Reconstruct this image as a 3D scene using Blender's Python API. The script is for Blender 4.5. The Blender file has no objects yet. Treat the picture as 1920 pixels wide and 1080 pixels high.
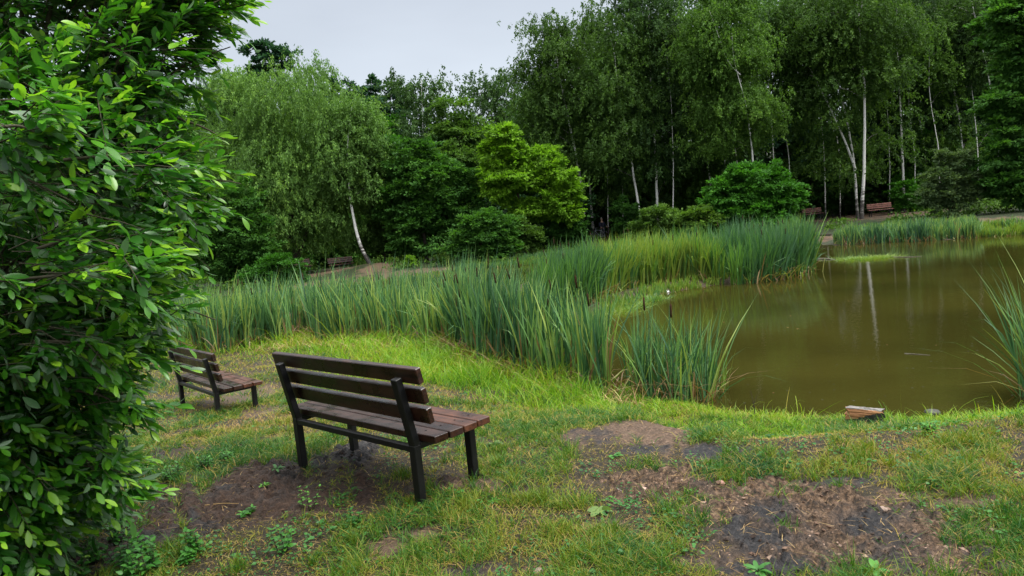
import bpy, math, random
import numpy as np
from mathutils import Vector, Matrix
R = math.radians
rng = np.random.default_rng(7)
random.seed(7)
sc = bpy.context.scene
col = sc.collection

# ------------------------------------------------------------------ camera
CAMH, FPX, ROLL = 1.65, 1280.0, R(5.6)
PITCH = math.atan((540 - 422) * math.cos(ROLL) / FPX)
cd = bpy.data.cameras.new('camera')
cd.sensor_width = 36; cd.lens = 24; cd.clip_start = 0.05; cd.clip_end = 3000
cam = bpy.data.objects.new('camera', cd); col.objects.link(cam); sc.camera = cam
_R = Vector((1, 0, 0)); _F = Vector((0, math.cos(PITCH), -math.sin(PITCH))); _U = Vector((0, math.sin(PITCH), math.cos(PITCH)))
_X = _R * math.cos(ROLL) - _U * math.sin(ROLL)
_Y = _R * math.sin(ROLL) + _U * math.cos(ROLL)
_Z = -_F
cam.matrix_world = Matrix(((_X.x, _Y.x, _Z.x, 0), (_X.y, _Y.y, _Z.y, 0), (_X.z, _Y.z, _Z.z, CAMH), (0, 0, 0, 1)))

# ------------------------------------------------------------------ sky, sun, exposure
SUN_EL, SUN_AZ = R(56), R(112)          # azimuth measured from +Y towards +X
W = bpy.data.worlds.new('World'); sc.world = W; W.use_nodes = True
nt = W.node_tree; nt.nodes.clear()
def N(t, typ, **kw):
    n = t.nodes.new(typ)
    for k, v in kw.items():
        if k in n.inputs.keys() if isinstance(k, str) else False: n.inputs[k].default_value = v
        else: setattr(n, k, v)
    return n
sky = N(nt, 'ShaderNodeTexSky', sky_type='NISHITA', sun_disc=False)
sky.sun_elevation = SUN_EL; sky.sun_rotation = SUN_AZ
bg1 = N(nt, 'ShaderNodeBackground'); bg1.inputs[1].default_value = .05; hs = nt.nodes.new('ShaderNodeHueSaturation'); hs.inputs['Saturation'].default_value = .42; nt.links.new(sky.outputs[0], hs.inputs['Color']); nt.links.new(hs.outputs[0], bg1.inputs[0])
tc = N(nt, 'ShaderNodeTexCoord'); sx = N(nt, 'ShaderNodeSeparateXYZ'); nt.links.new(tc.outputs['Generated'], sx.inputs[0])
mr = N(nt, 'ShaderNodeMapRange'); mr.inputs[1].default_value = 0.0; mr.inputs[2].default_value = 0.9
nt.links.new(sx.outputs[2], mr.inputs[0])
rp = N(nt, 'ShaderNodeValToRGB'); nt.links.new(mr.outputs[0], rp.inputs[0])
rp.color_ramp.elements[0].color = (.066, .072, .078, 1); rp.color_ramp.elements[1].color = (1.4, 1.39, 1.35, 1)
e = rp.color_ramp.elements.new(0.45); e.color = (.088, .095, .102, 1)
nz = N(nt, 'ShaderNodeTexNoise', Scale=2.2, Detail=4.0, Roughness=.5); mp = N(nt, 'ShaderNodeMapping'); mp.inputs['Scale'].default_value = (1, 1, 3.5)
nt.links.new(tc.outputs['Generated'], mp.inputs[0]); nt.links.new(mp.outputs[0], nz.inputs[0])
mr2 = N(nt, 'ShaderNodeMapRange'); mr2.inputs[1].default_value = .3; mr2.inputs[2].default_value = .7; mr2.inputs[3].default_value = .74; mr2.inputs[4].default_value = 1.2
nt.links.new(nz.outputs[0], mr2.inputs[0])
bg2 = N(nt, 'ShaderNodeBackground'); nt.links.new(rp.outputs[0], bg2.inputs[0]); nt.links.new(mr2.outputs[0], bg2.inputs[1])
ad = N(nt, 'ShaderNodeAddShader'); nt.links.new(bg1.outputs[0], ad.inputs[0]); nt.links.new(bg2.outputs[0], ad.inputs[1])
wo = N(nt, 'ShaderNodeOutputWorld'); nt.links.new(ad.outputs[0], wo.inputs[0])
sd_ = bpy.data.lights.new('sun', 'SUN'); sd_.energy = 1.5; sd_.angle = R(18); sd_.color = (1, .97, .9)
sun = bpy.data.objects.new('sun', sd_); col.objects.link(sun)
dv = Vector((math.sin(SUN_AZ) * math.cos(SUN_EL), math.cos(SUN_AZ) * math.cos(SUN_EL), math.sin(SUN_EL)))
sun.rotation_euler = dv.to_track_quat('Z', 'Y').to_euler(); sun.location = dv * 60
sc.view_settings.view_transform = 'Standard'; sc.view_settings.look = 'None'
sc.view_settings.exposure = 1.42; sc.view_settings.gamma = 1
sc.render.engine = 'CYCLES'
cy = sc.cycles
cy.max_bounces = 6; cy.diffuse_bounces = 4; cy.glossy_bounces = 3; cy.transmission_bounces = 4; cy.transparent_max_bounces = 4
cy.use_denoising = True; cy.caustics_reflective = False; cy.caustics_refractive = False

# ------------------------------------------------------------------ noise
def _h(ix, iy, s):
    n = (ix.astype(np.int64) * 374761393 + iy.astype(np.int64) * 668265263 + s * 974634777) & 0xffffffff
    n = ((n ^ (n >> 13)) * 1274126177) & 0xffffffff
    return ((n ^ (n >> 16)) & 0xffff) / 65535.0
def vnoise(x, y, s=0):
    ix = np.floor(x); iy = np.floor(y); fx = x - ix; fy = y - iy
    fx = fx * fx * (3 - 2 * fx); fy = fy * fy * (3 - 2 * fy)
    a = _h(ix, iy, s); b = _h(ix + 1, iy, s); c = _h(ix, iy + 1, s); d = _h(ix + 1, iy + 1, s)
    return (a * (1 - fx) + b * fx) * (1 - fy) + (c * (1 - fx) + d * fx) * fy
def fbm(x, y, o=4, s=0):
    x = np.asarray(x, float); y = np.asarray(y, float); r = 0; a = .5; t = 0
    for k in range(o):
        r = r + a * vnoise(x + 13.7 * k, y - 7.3 * k, s + k); t += a; a *= .5; x = x * 2.03; y = y * 2.03
    return r / t
def sstep(a, b, x): 
    t = np.clip((x - a) / (b - a), 0, 1); return t * t * (3 - 2 * t)

# ------------------------------------------------------------------ rays and layout
def ray(px, py):
    u = (px - 960) / FPX; v = (540 - py) / FPX
    d = _X * u + _Y * v + _F
    return d / d.y
def D(px, py, depth):
    d = ray(px, py); return Vector((d.x * depth, depth, CAMH + d.z * depth))
def Z(px, py, z):
    d = ray(px, py); t = (z - CAMH) / d.z; return Vector((d.x * t, t, z))

# ------------------------------------------------------------------ terrain height
WL = -0.65
_pond = [Z(2300, 830, WL), Z(1920, 806, WL), Z(1700, 796, WL), Z(1500, 788, WL), Z(1380, 778, WL), Z(1330, 765, WL), Z(1230, 756, WL), Z(1130, 735, WL),
         Z(1040, 712, WL), Z(960, 684, WL), Z(870, 655, WL), Z(700, 634, WL), Z(540, 634, WL), Z(380, 652, WL), Vector((-13, 19, WL)), Vector((-26, 24, WL)),
         Vector((-30, 34, WL)), Vector((-20, 37.5, WL)), Z(560, 541, WL), Z(640, 534, WL), Z(760, 521, WL), Z(860, 508, WL), Z(960, 497, WL), Z(1080, 487, WL), Z(1250, 470, WL), Z(1400, 455, WL),
         Z(1495, 449, WL), Z(1505, 458, WL), Z(1560, 460, WL), Z(1640, 456, WL), Z(1740, 451, WL), Z(1830, 445, WL), Z(1905, 439, WL), Z(1960, 436, WL), Vector((34, 27, WL)), Vector((38, 12, WL)), Vector((24, 4, WL))]
POND = np.array([(p.x, p.y) for p in _pond])
_isl = [Z(1120, 590, WL), Z(1180, 572, WL), Z(1235, 553, WL), Z(1290, 542, WL), Z(1380, 529, WL), Z(1450, 518, WL), Z(1517, 503, WL), Z(1515, 490, WL), Z(1440, 487, WL), Z(1300, 497, WL), Z(1150, 510, WL), Z(1000, 522, WL), Z(960, 545, WL), Z(1010, 580, WL)]
ISL = np.array([(p.x, p.y) for p in _isl])
def sdist(P, x, y):
    x = np.asarray(x, float); y = np.asarray(y, float)
    dmin = np.full(x.shape, 1e18); ins = np.zeros(x.shape, bool); n = len(P)
    for i in range(n):
        ax, ay = P[i]; bx, by = P[(i + 1) % n]; ex, ey = bx - ax, by - ay
        t = np.clip(((x - ax) * ex + (y - ay) * ey) / (ex * ex + ey * ey), 0, 1)
        dmin = np.minimum(dmin, (x - ax - t * ex) ** 2 + (y - ay - t * ey) ** 2)
        c = ((ay > y) != (by > y)) & (x < ex * (y - ay) / (ey if abs(ey) > 1e-9 else 1e-9) + ax)
        ins ^= c
    d = np.sqrt(dmin)
    return np.where(ins, -d, d)
bumps = []   # x, y, radius, height
def H0(x, y):
    x = np.asarray(x, float); y = np.asarray(y, float)
    wob = (fbm(x * .9, y * .9, 3, 5) - .5) * .5
    sd = sdist(POND, x, y) + wob * np.clip(y / 8, .4, 2.5)
    sl = .095 + .11 * sstep(-1.6, .8, x) + .25 * sstep(.9, 1.8, x); y0 = 4.9 - .45 * sstep(.9, 1.8, x)
    near = -sl * np.maximum(0, np.sqrt((y - y0) ** 2 * (y > y0) + .09) - .3)
    near = np.maximum(near, -.49)
    far = -.33 + 12 * sstep(82, 125, y) + (fbm(x * .15, y * .15, 3, 9) - .5) * .25  # unseen hill behind the wood, added to block the low sky
    k = sstep(17, 26, y)
    land = near * (1 - k) + far * k
    L = .32 + 3.2 * sstep(20, 30, y)
    out = WL + (land - WL) * (1 - np.exp(-np.maximum(sd, 0) / L))
    inn = WL - np.minimum(.9, .45 * np.maximum(-sd, 0))
    h = np.where(sd > 0, out, inn)
    si = sdist(ISL, x, y) + wob
    hi = WL + np.clip(-si * .35, -.9, .14)
    h = np.where(sd < 0, np.maximum(h, hi), h)
    for bx, by, br, bh in bumps:
        h = h + bh * np.exp(-((x - bx) ** 2 + (y - by) ** 2) / br ** 2)
    nearf = 1 - sstep(12, 20, y)
    h = h + nearf * (fbm(x * 1.1, y * 1.1, 3, 21) - .5) * .06
    return h
def G(px, py, f=None):
    d = ray(px, py); f = f or H0; t = np.linspace(2, 70, 1400); 
    zz = CAMH + d.z * t; hh = f(d.x * t, t); k = np.nonzero(zz < hh)[0]
    if len(k) == 0: return Vector((d.x * 70, 70, float(f(np.array([d.x * 70.]), np.array([70.]))[0])))
    i = max(1, k[0]); a = zz[i-1] - hh[i-1]; b = zz[i] - hh[i]; tt = t[i-1] + (t[i] - t[i-1]) * a / (a - b + 1e-12)
    return Vector((d.x * tt, tt, CAMH + d.z * tt))
_b = D(705, 500, 46); bumps.append((_b.x, _b.y, 2.6, .32))
_b = D(640, 500, 44); bumps.append((_b.x, _b.y, 3.0, .10))

# bare / charred patches  (cx, cy, rx, ry in photograph pixels, soil strength, char strength, clod height)
_PATCH = [(1215, 803, 95, 30, 1, .1, .3), (1110, 818, 62, 15, .9, .45, .4), (1335, 845, 55, 14, .8, 1, .3), (1205, 842, 40, 9, .5, 1, .2),
          (1230, 905, 112, 26, 1, .15, 1), (1340, 918, 70, 22, 1, .5, 1), (1450, 915, 75, 20, 1, .3, .9), (1590, 900, 55, 12, .8, .8, .6), (1500, 955, 140, 42, 1, .45, 1), (1620, 985, 190, 62, 1, .35, .8),
          (1560, 1035, 230, 50, 1, .35, .9), (1760, 1050, 130, 42, 1, .3, .8), (1440, 1010, 110, 50, 1, .5, .8), (1700, 985, 110, 40, 1, .3, .9), (1380, 945, 80, 22, .9, .4, .9), (1450, 1065, 110, 26, .8, .9, .6), (1810, 940, 70, 14, .9, .1, .3), (1400, 1000, 60, 30, .7, .9, .5), (1700, 930, 60, 16, .7, .4, .4),
          (400, 940, 150, 48, 1, .2, 1), (560, 935, 120, 34, 1, .2, .6), (480, 900, 90, 24, .9, .25, .9), (645, 853, 66, 18, .9, 1, 1), (620, 890, 90, 22, .6, .1, .3), (850, 908, 78, 20, .9, .25, .6), (720, 915, 90, 16, .6, .2, .3), (925, 905, 30, 12, .8, 0, .2),
          (730, 1025, 42, 18, 1, 0, 0), (800, 1003, 42, 12, 1, 0, 0), (880, 1068, 50, 12, .8, .6, .2), (1005, 1068, 26, 8, .8, 0, .2), (1130, 985, 40, 8, .7, .1, .1), (1330, 1050, 60, 18, .8, .3, .4),
          (270, 1010, 110, 44, .8, .5, .6), (120, 1060, 150, 30, .8, .5, .6), (330, 850, 50, 14, .8, .4, .5), (440, 745, 60, 12, .7, 0, .1), (380, 735, 40, 10, .7, .1, .1), (500, 770, 40, 9, .6, 0, .1),
          (980, 925, 30, 8, .5, .1, .1), (1790, 848, 22, 8, .7, 0, .1), (1800, 770, 18, 6, .4, 0, 0)]
_FAR = [(1530, 446, 36, 10, 1, .3, 1), (1620, 405, 90, 7, 1, .3, 1), (1560, 412, 60, 8, .9, .3, 1), (1905, 410, 45, 8, .8, .2, 0), (640, 530, 130, 11, .75, .1, 0), (780, 512, 90, 8, .75, .1, 0), (722, 493, 40, 3, .8, .15, 0), (1140, 452, 60, 6, 1, 0, 0), (600, 512, 60, 6, .8, .2, 0), (1270, 541, 24, 4, .9, 0, 0)]  # soil round the far right benches: shade put into its darker colour
PATCH = []
for cx, cy_, rx, ry, s, c, k in _PATCH + _FAR:
    p = G(cx, cy_); a = G(cx, cy_ - ry); b = G(cx, cy_ + ry)
    PATCH.append((p.x, p.y, rx * p.y / FPX, min(max(.05, abs(a.y - b.y) / 2), (1.5 if p.y < 9 else 3.5) * rx * p.y / FPX), s, c, k))
def masks(x, y):
    x = np.asarray(x, float); y = np.asarray(y, float)
    soil = np.zeros(x.shape); char = np.zeros(x.shape); clod = np.zeros(x.shape)
    f = np.clip(y / 6, .7, 6)
    wx = (fbm(x * 3.1 / f, y * 3.1 / f, 4, 31) - .5); wy = (fbm(x * 3.1 / f, y * 3.1 / f, 4, 77) - .5)
    hi = (fbm(x * 14 / f, y * 14 / f, 3, 55) - .5)
    for px, py, rx, ry, s, c, k in PATCH:
        m = (np.abs(x - px) < rx * 3.2) & (np.abs(y - py) < ry * 3.2)
        if not m.any(): continue
        d = np.sqrt(((x[m] - px) / rx + wx[m] * 1.5) ** 2 + ((y[m] - py) / ry + wy[m] * 1.5) ** 2) + hi[m] * 1.5
        v = (1 - sstep(.72, 1.25, d))
        soil[m] = np.maximum(soil[m], v * s); clod[m] = np.maximum(clod[m], v * k)
        cc = np.clip(c * 2.2 - 2.22 + 3.3 * fbm(x[m] * 4.5 + px, y[m] * 4.5, 4, 91) * min(1, c * 4), 0, 1) * v
        char[m] = np.maximum(char[m], cc)
    return soil, char, clod
def H(x, y):
    x = np.asarray(x, float); y = np.asarray(y, float)
    h = H0(x, y)
    m = (y > 1.5) & (y < 9) & (np.abs(x) < 8)
    if m.any():
        s, c, k = masks(x[m], y[m])
        r = np.abs(fbm(x[m] * 11, y[m] * 11, 4, 61) - .5) * 2
        h = h.copy() if hasattr(h, 'copy') else h
        h[m] = h[m] + k * (.075 * r + .10 * (fbm(x[m] * 26, y[m] * 26, 3, 67) - .5)) - s * .008
    return h
def h1(x, y): return float(H(np.array([float(x)]), np.array([float(y)]))[0])

# ------------------------------------------------------------------ mesh collector
class MB:
    def __init__(s): s.v = []; s.f = []; s.n = 0; s.a = []; s.m = []; s.sm = []
    def add(s, v, f, var=None, mi=0, smooth=True):
        v = np.asarray(v, float).reshape(-1, 3); f = np.asarray(f, np.int64)
        s.v.append(v); s.f.append(f + s.n); s.n += len(v)
        s.a.append(np.full(len(f), .5) if var is None else np.broadcast_to(np.asarray(var, float), (len(f),)).copy())
        s.m.append(np.full(len(f), mi, np.int32)); s.sm.append(np.full(len(f), smooth))
    def build(s, name, mats, parent=None, link=True):
        me = bpy.data.meshes.new(name)
        V = np.concatenate(s.v); nv = len(V)
        lt = np.concatenate([np.full(len(f), f.shape[1], np.int32) for f in s.f])
        li = np.concatenate([f.ravel() for f in s.f]).astype(np.int32)
        me.vertices.add(nv); me.vertices.foreach_set('co', V.astype(np.float32).ravel())
        me.loops.add(len(li)); me.loops.foreach_set('vertex_index', li)
        me.polygons.add(len(lt)); ls = np.concatenate([[0], np.cumsum(lt)[:-1]]).astype(np.int32)
        me.polygons.foreach_set('loop_start', ls); me.polygons.foreach_set('loop_total', lt)
        me.polygons.foreach_set('material_index', np.concatenate(s.m))
        me.polygons.foreach_set('use_smooth', np.concatenate(s.sm))
        at = me.attributes.new('var', 'FLOAT', 'FACE'); at.data.foreach_set('value', np.concatenate(s.a).astype(np.float32))
        me.update(calc_edges=True)
        for m in (mats if isinstance(mats, (list, tuple)) else [mats]): me.materials.append(m)
        o = bpy.data.objects.new(name, me)
        if link: col.objects.link(o)
        if parent is not None: o.parent = parent
        return o
    def tube(s, pts, rad, n=8, var=.5, mi=0, cap=True):
        P = np.array([tuple(p) for p in pts], float); k = len(P); rad = np.broadcast_to(np.asarray(rad, float), (k,))
        T = np.gradient(P, axis=0); T /= np.linalg.norm(T, axis=1)[:, None] + 1e-9
        ref = np.array([0, 0, 1.]) if abs(T[0][2]) < .8 else np.array([1., 0, 0])
        A = np.cross(T, ref); A /= np.linalg.norm(A, axis=1)[:, None] + 1e-9; B = np.cross(T, A)
        th = np.linspace(0, 2 * math.pi, n, endpoint=False)
        V = P[:, None] + rad[:, None, None] * (np.cos(th)[None, :, None] * A[:, None] + np.sin(th)[None, :, None] * B[:, None])
        i = np.arange(k - 1)[:, None] * n; j = np.arange(n)[None]; j2 = (j + 1) % n
        F = np.stack([i + j, i + j2, i + n + j2, i + n + j], -1).reshape(-1, 4)
        s.add(V.reshape(-1, 3), F, var, mi)
        if cap:
            for q, r in ((0, 1), (k - 1, -1)):
                c = P[q]; ring = V[q]; f = [(0, 1 + (a if r > 0 else (a + 1) % n), 1 + ((a + 1) % n if r > 0 else a)) for a in range(n)]
                s.add(np.vstack([c[None], ring]), f, var, mi)
    def box(s, lo, hi, bev=.004, M=None, var=.5, mi=0):
        lo = np.array(lo, float); hi = np.array(hi, float); b = bev
        V = []; F = []
        # chamfered box: 3 verts per corner
        idx = {}
        for cx in (0, 1):
            for cy_ in (0, 1):
                for cz in (0, 1):
                    c = np.array([hi[0] if cx else lo[0], hi[1] if cy_ else lo[1], hi[2] if cz else lo[2]])
                    sg = np.array([-1 if cx else 1, -1 if cy_ else 1, -1 if cz else 1]) * b
                    for ax in range(3):
                        p = c.copy()
                        for q in range(3):
                            if q != ax: p[q] += sg[q]
                        idx[(cx, cy_, cz, ax)] = len(V); V.append(p)
        for ax in range(3):
            o = [q for q in range(3) if q != ax]
            for sd in (0, 1):
                f = []
                for u, v in ((0, 0), (1, 0), (1, 1), (0, 1)):
                    c = [0, 0, 0]; c[ax] = sd; c[o[0]] = u; c[o[1]] = v; f.append(idx[(*c, ax)])
                if (sd == 0) != (ax == 1): f = f[::-1]
                F.append(f)
            for u in (0, 1):       # edges along ax
                for v in (0, 1):
                    c0 = [0, 0, 0]; c0[ax] = 0; c0[o[0]] = u; c0[o[1]] = v; c1 = list(c0); c1[ax] = 1
                    F.append([idx[(*c0, o[0])], idx[(*c1, o[0])], idx[(*c1, o[1])], idx[(*c0, o[1])]])
        V = np.array(V)
        if M is not None: V = V @ np.array(M.to_3x3()).T + np.array(M.translation)
        s.add(V, F, var, mi, False)
        T = []
        for cx in (0, 1):
            for cy_ in (0, 1):
                for cz in (0, 1): T.append([idx[(cx, cy_, cz, a)] for a in range(3)])
        s.f.append(np.array(T, np.int64) + s.n - len(V)); s.a.append(np.full(8, var)); s.m.append(np.full(8, mi, np.int32)); s.sm.append(np.full(8, False))

def tag(o, label=None, cat=None, group=None, kind=None):
    if label: o['label'] = label
    if cat: o['category'] = cat
    if group: o['group'] = group
    if kind: o['kind'] = kind
    return o
def empty(name, loc, rz=0):
    o = bpy.data.objects.new(name, None); col.objects.link(o); o.location = loc; o.rotation_euler = (0, 0, rz); o.empty_display_size = .2
    return o
def copy_tree(o, parent=None):
    c = o.copy(); col.objects.link(c); c.parent = parent
    for ch in o.children: copy_tree(ch, c)
    return c

# ------------------------------------------------------------------ materials
def mat(name):
    m = bpy.data.materials.new(name); m.use_nodes = True; t = m.node_tree; t.nodes.clear()
    out = t.nodes.new('ShaderNodeOutputMaterial'); return m, t, out
def ramp(t, src, stops):
    r = t.nodes.new('ShaderNodeValToRGB'); t.links.new(src, r.inputs[0]); e = r.color_ramp.elements
    e[0].position = stops[0][0]; e[0].color = (*stops[0][1], 1); e[1].position = stops[-1][0]; e[1].color = (*stops[-1][1], 1)
    for p, c in stops[1:-1]: q = e.new(p); q.color = (*c, 1)
    return r
def leafmat(name, stops, trans=.3, back=None, rough=.6, spec=.12, tcol=1.5):
    m, t, out = mat(name)
    a = t.nodes.new('ShaderNodeAttribute'); a.attribute_name = 'var'
    r = ramp(t, a.outputs['Fac'], stops); c = r.outputs[0]
    p = N(t, 'ShaderNodeBsdfPrincipled', Roughness=rough); p.inputs['Specular IOR Level'].default_value = spec
    if back is not None:
        g = t.nodes.new('ShaderNodeNewGeometry'); mx = N(t, 'ShaderNodeMix', data_type='RGBA')
        t.links.new(g.outputs['Backfacing'], mx.inputs[0]); t.links.new(c, mx.inputs[6]); mx.inputs[7].default_value = (*back, 1)
        t.links.new(mx.outputs[2], p.inputs['Base Color'])
    else: t.links.new(c, p.inputs['Base Color'])
    tr = t.nodes.new('ShaderNodeBsdfTranslucent')
    mu = N(t, 'ShaderNodeMix', data_type='RGBA', blend_type='MULTIPLY'); mu.inputs[0].default_value = 1
    t.links.new(c, mu.inputs[6]); mu.inputs[7].default_value = (tcol * 1.05, tcol * 1.15, tcol * .5, 1); t.links.new(mu.outputs[2], tr.inputs[0])
    ms = t.nodes.new('ShaderNodeMixShader'); ms.inputs[0].default_value = trans
    t.links.new(p.outputs[0], ms.inputs[1]); t.links.new(tr.outputs[0], ms.inputs[2]); t.links.new(ms.outputs[0], out.inputs[0])
    return m
def greens(c, spread=.55, yell=.25):
    c = np.array(c); d = tuple(c * (1 - spread)); b = tuple(c * np.array([1 + spread + yell, 1 + spread, 1 + spread * .2]))
    return [(0, d), (.5, tuple(c)), (1, b)]
M = {}
M['near_leaf'] = leafmat('near_leaf', [(0, (.007, .042, .005)), (.40, (.024, .115, .008)), (.72, (.068, .22, .012)), (1, (.21, .40, .025))], .32, (.11, .18, .10), .35, .42, 1.6)
M['willow'] = leafmat('willow_leaf', greens((.100, .20, .046)), .32)
M['birch'] = leafmat('birch_leaf', greens((.046, .100, .020)), .32)
M['birch_light'] = leafmat('birch_light_leaf', greens((.068, .145, .026)), .32)
M['birch_grey'] = leafmat('birch_grey_leaf', greens((.040, .088, .026)), .3)
M['maple'] = leafmat('maple_leaf', greens((.042, .12, .022)), .3)
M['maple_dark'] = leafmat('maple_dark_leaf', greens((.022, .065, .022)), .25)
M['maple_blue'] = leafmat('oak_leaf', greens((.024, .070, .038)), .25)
M['lime'] = leafmat('lime_leaf', greens((.115, .24, .020), .5, .2), .36)
M['bush'] = leafmat('bush_leaf', greens((.060, .125, .022), .5, .2), .3)
M['bush_bright'] = leafmat('bush_bright_leaf', greens((.045, .15, .018), .5, .2), .3)
M['wood_far'] = leafmat('wood_far_leaf', greens((.042, .098, .028)), .32)
M['pale'] = leafmat('pale_leaf', greens((.09, .15, .06)), .3)
M['grass'] = leafmat('grass_blade', [(0, (.32, .21, .08)), (.14, (.30, .23, .05)), (.3, (.21, .21, .022)), (.52, (.11, .175, .014)), (.76, (.042, .125, .010)), (1, (.020, .085, .018))], .3, None, .55, .25, 1.4)
M['lush'] = leafmat('lush_grass_blade', [(0, (.34, .29, .05)), (.2, (.25, .33, .024)), (.58, (.14, .285, .012)), (1, (.04, .145, .010))], .38, None, .45, .3, 1.5)
M['reed'] = leafmat('cattail_blade', [(0, (.16, .085, .04)), (.10, (.26, .17, .08)), (.13, (.24, .31, .07)), (.3, (.15, .28, .08)), (.6, (.070, .170, .065)), (1, (.022, .075, .032))], .25, None, .42, .4, 1.3)
M['reed_yellow'] = leafmat('reed_island_blade', [(0, (.16, .085, .04)), (.06, (.26, .17, .08)), (.10, (.2, .26, .04)), (.4, (.105, .23, .035)), (.7, (.065, .155, .045)), (1, (.04, .11, .045))], .3, None, .45, .35, 1.3)
M['weed'] = leafmat('weed_leaf', [(0, (.02, .08, .015)), (.6, (.045, .17, .025)), (1, (.10, .28, .03))], .3, None, .45, .35, 1.4)
M['dead'] = leafmat('straw', [(0, (.16, .09, .045)), (.5, (.30, .20, .09)), (1, (.45, .36, .18))], .15)

def plain(name, c, rough=.6, spec=.4, metal=0):
    m, t, out = mat(name); p = N(t, 'ShaderNodeBsdfPrincipled', Roughness=rough, Metallic=metal); p.inputs['Specular IOR Level'].default_value = spec
    n = N(t, 'ShaderNodeTexNoise', Scale=18.0, Detail=5.0); tcn = t.nodes.new('ShaderNodeTexCoord'); t.links.new(tcn.outputs['Object'], n.inputs[0])
    r = ramp(t, n.outputs[0], [(.3, tuple(np.array(c) * .7)), (.7, tuple(np.array(c) * 1.25))]); t.links.new(r.outputs[0], p.inputs[0])
    b = N(t, 'ShaderNodeBump', Strength=.25, Distance=.01); t.links.new(n.outputs[0], b.inputs['Height']); t.links.new(b.outputs[0], p.inputs['Normal'])
    t.links.new(p.outputs[0], out.inputs[0]); return m
M['bark'] = plain('dark_bark', (.045, .038, .028), .9, .2)
M['bark_grey'] = plain('grey_bark', (.10, .09, .075), .9, .2)
M['twig'] = plain('twig_bark', (.05, .045, .025), .8, .3)
M['head'] = plain('cattail_head', (.035, .018, .01), .9, .1)
def birchbark():
    m, t, out = mat('birch_bark'); p = N(t, 'ShaderNodeBsdfPrincipled', Roughness=.7)
    tcn = t.nodes.new('ShaderNodeTexCoord'); mp = t.nodes.new('ShaderNodeMapping'); mp.inputs['Scale'].default_value = (2.2, 2.2, 5.5)
    t.links.new(tcn.outputs['Object'], mp.inputs[0]); n = N(t, 'ShaderNodeTexNoise', Scale=1.4, Detail=5.0, Roughness=.65); t.links.new(mp.outputs[0], n.inputs[0])
    a = t.nodes.new('ShaderNodeAttribute'); a.attribute_name = 'var'     # 0 old dark bark .. 1 clean white bark
    ma = N(t, 'ShaderNodeMath', operation='MULTIPLY_ADD'); t.links.new(a.outputs['Fac'], ma.inputs[0]); ma.inputs[1].default_value = .42; ma.inputs[2].default_value = -.22
    su = N(t, 'ShaderNodeMath', operation='ADD'); t.links.new(ma.outputs[0], su.inputs[0]); t.links.new(n.outputs[0], su.inputs[1])
    r = ramp(t, su.outputs[0], [(.40, (.035, .03, .026)), (.52, (.28, .27, .25)), (.60, (.62, .61, .58))]); t.links.new(r.outputs[0], p.inputs[0]); t.links.new(p.outputs[0], out.inputs[0])
    return m
M['birch_bark'] = birchbark()

def woodmat(name, dark, light, rough=.22):
    m, t, out = mat(name); p = N(t, 'ShaderNodeBsdfPrincipled'); tcn = t.nodes.new('ShaderNodeTexCoord'); mp = t.nodes.new('ShaderNodeMapping'); mp.inputs['Scale'].default_value = (1.2, 22, 22)
    t.links.new(tcn.outputs['Object'], mp.inputs[0]); n = N(t, 'ShaderNodeTexNoise', Scale=2.0, Detail=6.0, Roughness=.6, Distortion=.4); t.links.new(mp.outputs[0], n.inputs[0])
    n2 = N(t, 'ShaderNodeTexNoise', Scale=7.0, Detail=4.0); t.links.new(tcn.outputs['Object'], n2.inputs[0])
    r = ramp(t, n.outputs[0], [(.32, dark), (.68, light)])
    r2 = ramp(t, n2.outputs[0], [(.35, (.55, .5, .5)), (.65, (1.25, 1.2, 1.15))]); mu = N(t, 'ShaderNodeMix', data_type='RGBA', blend_type='MULTIPLY'); mu.inputs[0].default_value = 1
    t.links.new(r.outputs[0], mu.inputs[6]); t.links.new(r2.outputs[0], mu.inputs[7]); t.links.new(mu.outputs[2], p.inputs[0])
    rr = N(t, 'ShaderNodeMapRange'); rr.inputs[1].default_value = .35; rr.inputs[2].default_value = .65; rr.inputs[3].default_value = rough; rr.inputs[4].default_value = rough + .3; t.links.new(n2.outputs[0], rr.inputs[0]); t.links.new(rr.outputs[0], p.inputs['Roughness'])
    b = N(t, 'ShaderNodeBump', Strength=.5, Distance=.004); t.links.new(n.outputs[0], b.inputs['Height'])
    dr = N(t, 'ShaderNodeTexNoise', Scale=110.0, Detail=2.0); t.links.new(tcn.outputs['Object'], dr.inputs[0]); b2 = N(t, 'ShaderNodeBump', Strength=.35, Distance=.003)
    t.links.new(dr.outputs[0], b2.inputs['Height']); t.links.new(b.outputs[0], b2.inputs['Normal']); t.links.new(b2.outputs[0], p.inputs['Normal'])
    t.links.new(p.outputs[0], out.inputs[0]); return m
M['wet_wood'] = woodmat('wet_dark_wood', (.008, .003, .002), (.036, .012, .006), .18)
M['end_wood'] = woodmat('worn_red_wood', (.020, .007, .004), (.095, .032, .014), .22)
M['far_wood'] = woodmat('far_red_wood', (.09, .035, .025), (.26, .11, .08), .4)
M['steel'] = plain('black_painted_steel', (.004, .004, .0045), .45, .35)

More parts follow.
